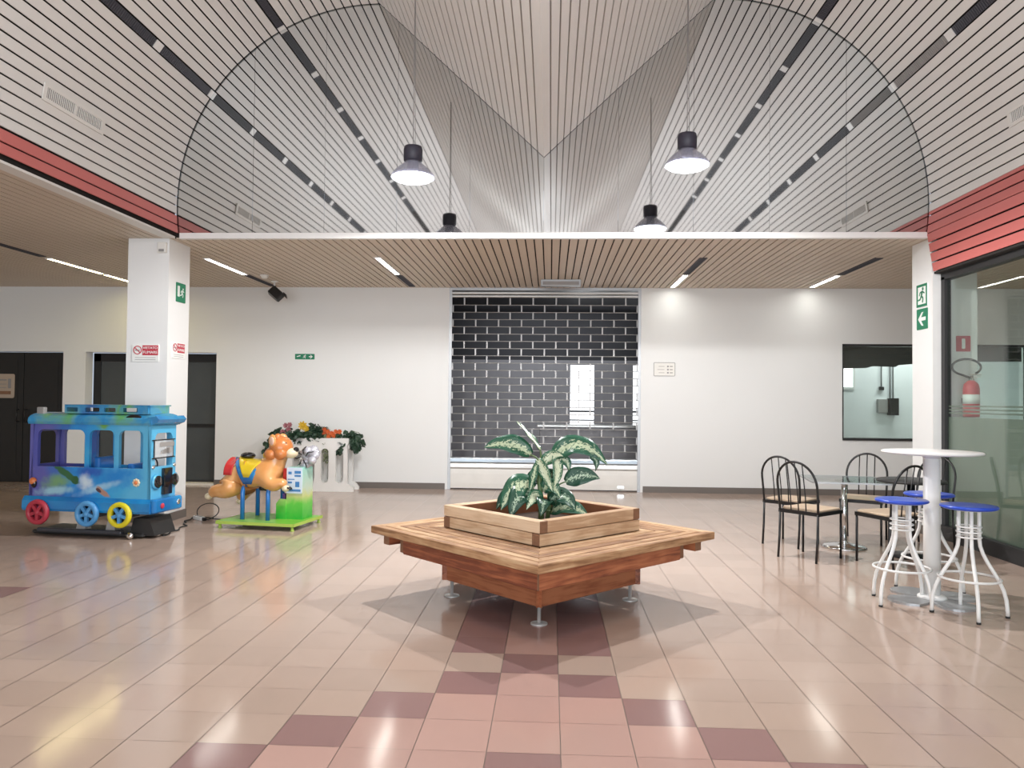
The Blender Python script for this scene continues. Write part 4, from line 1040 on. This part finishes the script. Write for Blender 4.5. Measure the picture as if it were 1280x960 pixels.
for s in (-1, 1):
    mb = MB(); mb.ball((.20, s*.06, .915), (.022, .022, .028), 12); mb.obj('eye', 'gl_black', ride)
    T = Matrix.Rotation(R(s*25), 3, 'Z')
    mb = MB(); mb.ball((.07, s*.115, .955), (.058, .032, .072), 16, T=T); e = mb.obj('ear', 'bear', ride)
    mb = MB(); mb.ball((.076, s*.140, .952), (.038, .014, .050), 14, T=T); mb.obj('inner_ear', 'ear_in', e)
for (c, dr) in (((-.70, -.12, .315), (-.02, 0, -.05)), ((-.46, .13, .235), (-.03, 0, -.02)), ((.25, -.13, .435), (.03, 0, -.02)), ((.325, .10, .49), (.02, 0, -.02))):
    mb = MB(); mb.ball(c, (.045, .05, .038), 14); pw_ = mb.obj('paw', 'muzzle' if c[0] < 0 or c[1] < 0 else 'bear', ride)
    if c[0] > 0:
        for k in (-1, 0, 1):
            mb = MB(); mb.tube([(c[0]+.03, c[1] + k*.025, c[2]+.01), (c[0]+.055, c[1]+k*.026, c[2]+.0), (c[0]+.065, c[1]+k*.027, c[2]-.02)], [.012, .009, .002], 6); mb.obj('claw', 'gl_black', pw_)
# saddle: a curved blanket over the back, blue border, yellow seat, red cloth
def drape(u0, u1, a0, a1, off, m, name, taper=0.0, rb=.168, n=10, k=14, thick=.012):
    """piece of a saddle lying on the barrel of the back: u along the back, angle around it"""
    mb = MB()
    for i in range(n+1):
        for j in range(k+1):
            an = a0 + (a1-a0)*j/k; f = abs(an-90)/max(1, abs(a1-90)); w = 1 - taper*f
            um = (u0+u1)/2; u = um + (u0-um + (u1-u0)*i/n)*w
            dip = .03*(1-((u-um)/max(.01, (u1-u0)/2))**2)
            r = rb + off
            mb.v.append((u - .02, r*math.cos(R(an)), .565 + (r-dip*math.sin(R(an)))*math.sin(R(an))))
    for i in range(n):
        for j in range(k): b = i*(k+1)+j; mb.face((b, b+1, b+k+2, b+k+1), 0, True)
    o = mb.obj(name, m, ride); md = o.modifiers.new('thickness', 'SOLIDIFY'); md.thickness = thick; md.offset = 1
    return o
drape(-.42, .07, -28, 208, .014, 'saddle_blue', 'saddle_trim', .80)
drape(-.375, .03, -5, 185, .027, 'saddle', 'saddle_seat', .85)
drape(-.47, -.35, 0, 180, .012, 'saddle_red', 'saddle_cloth', .2, .17)
mb = MB(); mb.ball((-.29, 0, .775), (.085, .075, .04), 16); mb.obj('seat_pad', 'gl_black', ride)
mb = MB(); mb.ball((-.06, 0, .785), (.035, .06, .045), 14); mb.obj('pommel', 'saddle', ride)
mb = MB(); mb.tube([(-.02, -.11, .80), (-.02, 0, .815), (-.02, .11, .80)], .010, 8); mb.tube([(-.03, 0, .70), (-.02, 0, .815)], .012, 8); mb.obj('handlebar', 'black', ride)
for x in (-.255, .055):
    mb = MB(); mb.tube([(x, -.16, .07), (x, -.16, .38), (x, -.145, .425), (x, -.11, .45), (x, 0, .455), (x, .11, .45), (x, .145, .425), (x, .16, .38), (x, .16, .07)], .024, 12)
    mb.obj('support_post', 'blue_post', ride)
mb = MB(); mb.rbox(-.13, .06, -.05, .05, .39, .47, .02); mb.ball((-.02, -.07, .43), (.055, .04, .04), 12); mb.obj('motor_mount', 'black', ride)
# coin cabinet
cab = MB()
cab.prism(rrect(.20, .395, .08, .66, .03, 4, (1, 1, 0, 0)), -.02, .22); cab.obj('coin_cabinet', 'cabinet', ride)
mb = MB(); mb.prism([(.08, .08), (.20, .08), (.20, .30), (.12, .30), (.08, .25)], -.03, .12); mb.obj('cabinet_step', 'cabinet', ride)
mb = MB(); mb.prism(rrect(.205, .39, .37, .655, .012), -.03, -.02); pn = mb.obj('instruction_panel', 'panel_print', ride)
mb = MB()
for (xa, xb, za, zb) in ((.30, .375, .59, .62), (.30, .375, .555, .575), (.225, .265, .58, .61), (.22, .30, .52, .53), (.22, .27, .48, .50), (.31, .36, .44, .50), (.22, .375, .39, .415)): mb.box(xa, xb, -.0315, -.03, za, zb)
mb.obj('printed_marks', 'panel_blue', pn)
mb = MB(); mb.rbox(.14, .17, .0, .04, .28, .36, .006); mb.obj('coin_slot_post', 'purple', ride)
mb = MB(); mb.rbox(.13, .20, .02, .10, .50, .64, .01); mb.obj('red_side_box', 'saddle_red', ride)
mb = MB()
rd = random.Random(3)
for k in range(14):
    a = rd.uniform(0, 2*PI); r = rd.uniform(.02, .10)
    mb.ball((.375 + r*math.cos(a)*1.0, .11 + rd.uniform(-.05, .06), .77 + r*math.sin(a)), (.05 + rd.uniform(0, .02), .045, .04 + rd.uniform(0, .02)), 12)
mb.obj('silver_ornament', 'silver', ride)
mb = MB()
for k in range(6):
    a = R(20 + 50*k); mb.tube([(.375 + .03*math.cos(a), .02, .77 + .03*math.sin(a)), (.375 + .08*math.cos(a+.4), .02, .77 + .08*math.sin(a+.4)), (.375 + .13*math.cos(a+.2), .05, .77 + .12*math.sin(a+.2))], [.005, .010, .005], 6)
mb.obj('ornament_ribs', 'gl_black', ride)

# ------------------------------------------------------------------ blue bus ride
BLU = ((.25, (.10, .10, .38)), (.42, (.02, .14, .48)), (.52, (.01, .26, .66)), (.62, (.02, .34, .68)), (.78, (.10, .45, .72)))
M['bus'] = paint('airbrushed blue bus paint', BLU, 2.4, .22, 3.0, ('X', -.95, .75, .55))
def airbrush(base, spots):
    """soft sprayed patches (centre x, z, half sizes, turn, colour, softness) over a copy of a paint"""
    m = base.copy(); m.name = 'airbrushed bus side'; nt = m.node_tree; b = nt.nodes['Principled BSDF']; L = nt.links.new
    tc = nt.nodes.new('ShaderNodeTexCoord'); nz = nt.nodes.new('ShaderNodeTexNoise'); nz.inputs['Scale'].default_value = 14; nz.inputs['Detail'].default_value = 4
    L(tc.outputs['Object'], nz.inputs['Vector'])
    prev = b.inputs['Base Color'].links[0].from_socket
    for (x, z, rx, rz_, turn, c, soft) in spots:
        mp = nt.nodes.new('ShaderNodeMapping'); mp.vector_type = 'TEXTURE'
        mp.inputs['Location'].default_value = (x, 0, z); mp.inputs['Rotation'].default_value = (0, R(-turn), 0); mp.inputs['Scale'].default_value = (rx, 10, rz_)
        L(tc.outputs['Object'], mp.inputs[0])
        ln = nt.nodes.new('ShaderNodeVectorMath'); ln.operation = 'LENGTH'; L(mp.outputs[0], ln.inputs[0])
        ad = nt.nodes.new('ShaderNodeMath'); ad.operation = 'MULTIPLY_ADD'; ad.inputs[1].default_value = .9; L(nz.outputs['Fac'], ad.inputs[0]); L(ln.outputs['Value'], ad.inputs[2])
        mr = nt.nodes.new('ShaderNodeMapRange'); mr.interpolation_type = 'SMOOTHSTEP'
        mr.inputs['From Min'].default_value = 1.45 - soft; mr.inputs['From Max'].default_value = 1.45; mr.inputs['To Min'].default_value = 1; mr.inputs['To Max'].default_value = 0
        L(ad.outputs[0], mr.inputs['Value'])
        mx = nt.nodes.new('ShaderNodeMix'); mx.data_type = 'RGBA'; L(mr.outputs[0], mx.inputs[0]); L(prev, mx.inputs[6]); mx.inputs[7].default_value = (*c, 1); prev = mx.outputs[2]
    L(prev, b.inputs['Base Color'])
    return m
M['bus_art'] = airbrush(M['bus'], [(-.62, .95, .14, .5, 0, (.07, .08, .38), .9), (.30, .62, .45, .16, 5, (.01, .22, .62), .9), (.0, .66, .22, .09, 0, (.01, .10, .46), .8),
    (-.36, .55, .26, .12, 12, (.16, .34, .16), .9), (-.38, .46, .30, .06, 6, (.30, .55, .66), .8), (-.04, .55, .12, .12, 0, (.60, .72, .80), .9), (.12, .50, .34, .05, 16, (.30, .55, .75), .8),
    (-.25, .625, .19, .042, -30, (.02, .12, .04), .35), (-.16, .575, .05, .05, 10, (.015, .10, .03), .3), (.155, .46, .10, .035, -32, (.42, .24, .18), .4), (.11, .475, .04, .02, -32, (.08, .04, .05), .3),
    (.15, 1.14, .10, .07, 0, (.14, .38, .08), .8), (.63, .95, .04, .5, 0, (.10, .45, .70), .7)])
M['bus_roof'] = paint('airbrushed blue and green roof paint', ((.3, (.03, .14, .40)), (.45, (.03, .26, .52)), (.56, (.10, .32, .42)), (.66, (.12, .38, .12)), (.8, (.02, .22, .50))), 3.2, .25, 1.0)
M['bus_skirt'] = paint('deep blue skirt paint', ((.3, (.008, .13, .42)), (.6, (.01, .24, .56)), (.8, (.03, .34, .62))), 2.5, .22, 5.0)
M['bus_green'] = mat('painted leaf green', (.03, .20, .06), .3, rgb2=(.10, .30, .08))
M['bus_glow'] = mat('painted pale sky', (.45, .62, .72), .3, rgb2=(.20, .45, .65), vscale=10)
M['bus_peach'] = mat('painted peach', (.55, .35, .25), .3, rgb2=(.30, .16, .12), vscale=25)
M['bus_lime'] = mat('painted lime mist', (.18, .38, .20), .3, rgb2=(.06, .30, .50), vscale=8)
M['wheel_red'] = mat('red plastic wheel', (.42, .035, .06), .4)
M['rim_dark'] = mat('dark red wheel back', (.16, .015, .03), .5)
M['wheel_blue'] = mat('blue plastic wheel', (.03, .22, .55), .35, rgb2=(.15, .42, .70), vscale=9)
M['wheel_yellow'] = mat('yellow plastic wheel', (.72, .62, .02), .35)
M['orange'] = mat('orange marker lamp', (.70, .20, .06), .3)
M['dark_metal'] = mat('dark blue-grey metal', (.06, .065, .08), .4, .5)
bus = thing('bus_ride', 'coin-operated blue airbrushed bus ride with open arched windows', 'kiddie ride', (-4.67, 7.51, 0), R(-6.5))
BL, BW = .64, .41         # half length, width
wins = [(-.555, -.055), (-.005, .255), (.305, .555)]
side = [(-BL, .38), (BL, .38), (BL - .005, .72), (BL - .035, 1.16), (-BL + .05, 1.18), (-BL + .02, .72)]
for k, y in enumerate((0, BW - .035)):
    ws = wins if k == 0 else [(-.56, -.30), (-.20, -.02), (.05, .28), (.34, .56)]
    hs = [rrect(a, b, .705, 1.085, .06, 5, (1, 1, 0, 0)) for a, b in ws]
    mb = MB(); mb.prism(side, y, y + .035, holes=hs); mb.obj('side_panel', 'bus_art' if k == 0 else 'bus', bus)
# bellied skirt
mb = MB(); pr = [(-.03, .255), (-.045, .28), (-.04, .36), (-.01, .40), (.02, .40), (.02, .255)]
mb.prism(pr, -BL - .04, BL + .02, plane='yz'); mb.obj('side_skirt', 'bus_skirt', bus)
mb = MB(); mb.prism([(BW + .03 - (y + .0), z) if False else (BW - y, z) for y, z in pr], -BL - .04, BL + .02, plane='yz'); mb.obj('side_skirt', 'bus_skirt', bus)
mb = MB(); mb.box(-BL, BL, .02, BW - .02, .27, .31); mb.obj('floor_pan', 'dark_metal', bus)
# front: lower bonnet face, windscreen frame
fr = [(.0, .38), (BW, .38), (BW, 1.16), (0, 1.16)]
mb = MB(); mb.prism(fr, BL - .035, BL, holes=[rrect(.06, BW - .06, .72, 1.06, .06, 5, (1, 1, 0, 0))], plane='yz'); mb.obj('front_panel', 'bus', bus)
mb = MB(); mb.prism(fr, -BL, -BL + .035, holes=[rrect(.06, BW - .06, .72, 1.06, .06, 5, (1, 1, 0, 0))], plane='yz'); mb.obj('rear_panel', 'bus', bus)
mb = MB(); mb.rbox(BL, BL + .07, -.03, BW + .03, .26, .40, .03); mb.obj('bumper', 'bus_skirt', bus)
mb = MB(); mb.rbox(BL, BL + .035, .17, BW - .10, .43, .70, .01); mb.obj('radiator_grille', 'gl_black', bus)
for y in (.08, BW - .05):
    mb = MB(); mb.lathe([(0, -.0), (.062, 0), (.062, .03), (.05, .04), (0, .045)], 24, (BL, y, .57), axis='x'); hl = mb.obj('headlight', 'gl_black', bus)
    mb = MB(); mb.lathe([(.062, 0), (.075, 0), (.075, .02), (.062, .025)], 24, (BL, y, .57), axis='x'); mb.obj('headlight_rim', 'bus', hl)
for y in (.03, BW - .03):
    mb = MB(); mb.ball((BL + .0, y, .72), .022, 10); mb.obj('fender_stud', 'chrome', bus)
mb = MB(); mb.ball((BL + .075, .08, .33), (.015, .028, .028), 12); mb.obj('fog_light', 'sign_red', bus)
mb = MB(); mb.ball((BL + .075, BW - .06, .34), (.015, .028, .028), 12); mb.obj('fog_light', 'chrome', bus)
# side lamps
mb = MB(); mb.ball((-BL + .05, -.01, .55), (.04, .03, .04), 14); mb.obj('marker_lamp', 'orange', bus)
mb = MB(); mb.ball((-BL + .06, -.012, .53), (.03, .02, .05), 12); mb.obj('lamp_shadow_ring', 'gl_black', bus)
mb = MB()
for k in range(8):
    a = 2*PI*k/8; mb.ball((.50 + .028*math.cos(a), -.012, .565 + .028*math.sin(a)), (.016, .01, .016), 8)
mb.obj('flower_lamp', 'muzzle', bus)
mb = MB(); mb.ball((.50, -.02, .565), (.02, .012, .02), 10); mb.obj('flower_lamp_centre', 'orange', bus)
# roof with raised rounded edge, visor and rack
mb = MB(); pr = []
for k in range(13):
    a = PI*k/12; pr.append((BW/2 - (BW/2 + .04)*math.cos(a), 1.165 + .095*math.sin(a)**.7))
pr += [(BW + .03, 1.14), (-.03, 1.14)]
mb.prism(pr, -BL - .0, BL + .02, plane='yz'); mb.obj('roof', 'bus_roof', bus)
mb = MB(); mb.prism([(BL - .02, 1.13), (BL + .07, 1.165), (BL + .09, 1.20), (BL + .06, 1.235), (BL - .02, 1.22)], -.03, BW + .03); mb.obj('visor', 'bus_roof', bus)
mb = MB(); mb.prism(rrect(-.30, .58, 1.25, 1.335, .01), .03, .05, holes=[rrect(-.28 + k*.20, -.16 + k*.20 + (.03 if k % 2 else 0), 1.268, 1.312, .008) for k in (0, 1, 2, 3)]); mb.obj('roof_rack_side', 'bus_roof', bus)
mb = MB(); mb.prism(rrect(-.30, .58, 1.25, 1.335, .01), BW - .05, BW - .03, holes=[rrect(-.28 + k*.20, -.16 + k*.20, 1.268, 1.312, .008) for k in (0, 1, 2, 3)]); mb.obj('roof_rack_side', 'bus_roof', bus)
mb = MB(); mb.box(-.30, .60, .03, BW - .03, 1.33, 1.342); mb.box(.57, .59, .05, BW - .05, 1.25, 1.33); mb.box(-.30, -.28, .05, BW - .05, 1.25, 1.33); mb.obj('roof_rack_top', 'bus_roof', bus)
mb = MB(); mb.lathe([(0, 0), (.09, 0), (.095, .01), (.08, .02), (0, .018)], 24, (0, 0, 0), T=Matrix.Translation((.46, -.0, 1.205)) @ Matrix.Rotation(R(72), 4, 'X') @ Matrix.Scale(.42, 4, (0, 1, 0))); mb.obj('roof_horn', 'gl_black', bus)
mb = MB(); mb.rbox(-BL + .02, -BL + .10, .05, .10, 1.22, 1.31, .01); mb.obj('rear_chimney', 'vent_grey', bus)
# inside: seats, steering wheel, price notice at the windscreen
for x in (-.02, .34):
    mb = MB(); mb.rbox(x, x + .22, .10, .40, .52, .58, .02); mb.rbox(x - .02, x + .05, .10, .40, .56, .80 if x < .1 else .74, .02); mb.obj('bench_seat', 'blue_post', bus)
mb = MB(); mb.tube([(.50 + .0*k, .25 + .07*math.cos(2*PI*k/20), .72 + .07*math.sin(2*PI*k/20)) for k in range(20)], .008, 6, True); mb.tube([(.50, .25, .72), (.58, .25, .66)], .012, 8); mb.obj('steering_wheel', 'black', bus)
mb = MB(); mb.box(BL + .004, BL + .012, .03, BW - .06, .815, .985); nb = mb.obj('notice_board', 'clear_box', bus)
mb = MB(); mb.box(BL + .0, BL + .016, .01, BW - .04, .985, .995); mb.box(BL, BL + .016, .01, BW - .04, .803, .813); mb.box(BL + .002, BL + .014, .03, .036, .81, .99); mb.box(BL + .002, BL + .014, BW - .066, BW - .06, .81, .99); mb.obj('notice_frame', 'black', nb)
mb = MB()
for k in range(4): mb.box(BL + .012, BL + .014, .14 + .03*k, .16 + .05*k, .85 + .0*k, .88 + .01*k)
mb.box(BL + .012, BL + .014, .12, .36, .92, .965); mb.obj('notice_print', 'vent_grey', nb)
# wheels with spokes
for x, m, hub in ((-.49, 'wheel_red', 'wheel_red'), (.03, 'wheel_blue', 'wheel_blue'), (.37, 'wheel_yellow', 'wheel_blue')):
    t2 = MB(); y = -.09
    prof = [(.085, y + .05), (.125, y + .045), (.13, y + .03), (.125, y + .008), (.11, y), (.085, y + .004), (.08, y + .02)]
    t2.lathe(prof + prof[:1], 32, (x, 0, .245), axis='y', caps=False)
    wh = t2.obj('wheel', m, bus)
    t3 = MB(); t3.lathe([(0, y + .0), (.028, y + .002), (.032, y + .05), (0, y + .05)], 18, (x, 0, .245), axis='y')
    for k in range(5):
        a = 2*PI*k/5 + .3; T = Matrix.Translation((x, 0, .245)) @ Matrix.Rotation(a, 4, 'Y')
        t3.box(.02, .092, y + .01, y + .04, -.016, .016, T=T)
    t3.obj('hub', hub, wh)
    mb = MB(); mb.lathe([(0, y + .046), (.10, y + .046), (.10, y + .056), (0, y + .056)], 28, (x, 0, .245), axis='y'); mb.obj('backing_disc', 'gl_black' if m != 'wheel_red' else 'rim_dark', wh)
    mb = MB(); mb.tube([(x, y + .05, .245), (x, .06, .245)], .02, 10); mb.obj('axle', 'dark_metal', wh)
# base with rails and rockers
mb = MB(); mb.rbox(-.62, .56, .02, .44, .015, .05, .02); mb.obj('base_plate', 'charcoal', bus)
mb = MB(); mb.rbox(-.50, .38, -.06, -.0, .05, .085, .008); mb.obj('base_rail', 'dark_metal', bus)
for x in (-.07, .24):
    mb = MB(); mb.prism([(x - .05, .05), (x + .06, .05), (x + .045, .18), (x - .02, .18)], -.02, .06); mb.obj('rocker_bracket', 'alu', bus)
    mb = MB(); mb.box(x - .03, x + .03, .0, .4, .17, .27); mb.obj('drive_arm', 'dark_metal', bus)
for x, y in ((.46, -.03), (.62, .16)):
    mb = MB(); mb.lathe([(0, -.02), (.03, -.02), (.036, 0), (.03, .02), (0, .02)], 18, (x, y, .04), axis='y'); mb.obj('caster', 'chrome', bus)
mb = MB(); mb.prism([(.40, .03), (.66, .03), (.60, .20), (.44, .20)], .05, .40); mb.obj('motor_cover', 'charcoal', bus)

# stretch the bus to its real length: round pieces only move, long pieces lengthen
KX = 1.075
def stretch(o):
    rnd = o.name.split('.')[0] in ('wheel', 'hub', 'backing_disc', 'axle', 'headlight', 'headlight_rim', 'fender_stud', 'fog_light', 'marker_lamp', 'flower_lamp', 'flower_lamp_centre', 'steering_wheel', 'caster', 'roof_horn')
    xs = [v.co.x for v in o.data.vertices]; c = (min(xs) + max(xs))/2
    for v in o.data.vertices: v.co.x = v.co.x + c*(KX-1) if rnd else v.co.x*KX
for o in list(bus.children_recursive): stretch(o)

# power strip and cable by the pillar
t = thing('power_strip', 'white power strip lying on the floor between the bus and bear rides', 'power strip', (-4.08, 8.70, 0), R(-38))
mb = MB(); mb.rbox(-.10, .10, -.028, .028, 0, .045, .012); mb.obj('body', 'white_metal', t)
for x in (-.05, 0, .05):
    mb = MB(); mb.lathe([(0, .045), (.02, .045), (.02, .049), (0, .049)], 16, (x, 0, 0)); mb.obj('socket', 'vent_grey', t)
mb = MB(); mb.rbox(.10, .15, -.02, .02, .005, .04, .008); mb.obj('plug', 'black', t)
pts = [(-3.95, 7.62), (-3.98, 7.95), (-4.02, 8.25), (-4.16, 8.52), (-4.19, 8.70)]
mb = MB(); path = []
for i in range(len(pts)-1):
    for k in range(8):
        f = k/8; path.append((pts[i][0]*(1-f) + pts[i+1][0]*f + .02*math.sin(f*6.28 + i), pts[i][1]*(1-f) + pts[i+1][1]*f, .008))
path += [(-4.175, 8.735, .02)]
mb.tube(path, .007, 6); tag(mb.obj('power_cable', 'rubber'), 'black cable running over the floor from the bus ride to the power strip', 'cable')
path = [(-3.965, 8.635, .02), (-3.95, 8.66, .01)] + [(-4.02 + .13*math.cos(R(a)), 8.80 + .05*math.sin(R(a)), .09 + .085*math.sin(R(a))) for a in range(-60, 240, 15)] + [(-3.95, 8.78, .008), (-3.8, 8.70, .008), (-3.60, 8.55, .02)]
mb = MB(); mb.tube(path, .006, 6); tag(mb.obj('power_cable', 'rubber'), 'looped black cable from the power strip to the bear platform', 'cable')

# ------------------------------------------------------------------ light
def area(name, loc, rot, sx, sy, power, col=(1, 1, 1)):
    l = bpy.data.lights.new(name, 'AREA'); l.shape = 'RECTANGLE'; l.size = sx; l.size_y = sy; l.energy = power; l.color = col
    o = bpy.data.objects.new(name, l); COL.objects.link(o); o.location = loc; o.rotation_euler = rot; return o
def point(name, loc, power, col=(1, 1, 1), r=.15):
    l = bpy.data.lights.new(name, 'POINT'); l.energy = power; l.color = col; l.shadow_soft_size = r
    o = bpy.data.objects.new(name, l); COL.objects.link(o); o.location = loc; return o
# daylight through the glazed entrance behind the viewer
area('entrance_daylight', (0, YB + .05, 1.6), (R(90), 0, 0), 12.0, 2.9, 640, (.88, .94, 1.0))
# the pendants throw their light down; unseen fill points are added along the hall to brighten the vault
def spot(name, loc, power, col=(1, 1, 1)):
    l = bpy.data.lights.new(name, 'SPOT'); l.energy = power; l.color = col; l.shadow_soft_size = .04; l.spot_size = R(172); l.spot_blend = .25
    o = bpy.data.objects.new(name, l); COL.objects.link(o); o.location = loc; return o
for x in (-1.3, 1.3):
    for y, e in ((3.4, 46), (-.4, 50)): point('hall_pendant', (x, y, 3.6), e, (.97, .98, 1), .1)
    spot('gable_pendant', (x, 7.12, 3.46 if x < 0 else 3.56), 330, (1, .98, .97))
area('shop_light', (0, WY + 2.6, 3.2), (R(35), 0, 0), 3.5, .6, 30, (.95, .97, 1))  # added unseen fill that lifts the dark interior behind the shutter
area('storeroom_light', (6.2, WY + .9, 2.9), (0, 0, 0), 1.5, .3, 34, (.97, .99, 1))  # added unseen fill for the room behind the wall opening
w = bpy.data.worlds.new('world'); bpy.context.scene.world = w; w.use_nodes = True
w.node_tree.nodes['Background'].inputs[0].default_value = (.75, .85, 1, 1); w.node_tree.nodes['Background'].inputs[1].default_value = .6

sc = bpy.context.scene
sc.view_settings.view_transform = 'Standard'; sc.view_settings.look = 'None'; sc.view_settings.gamma = 1.0
sc.view_settings.use_curve_mapping = False; sc.view_settings.exposure = 0.2
sc.cycles.use_denoising = True
sc.cycles.max_bounces = 10; sc.cycles.diffuse_bounces = 5; sc.cycles.glossy_bounces = 5; sc.cycles.transparent_max_bounces = 12
sc.cycles.sample_clamp_indirect = 8
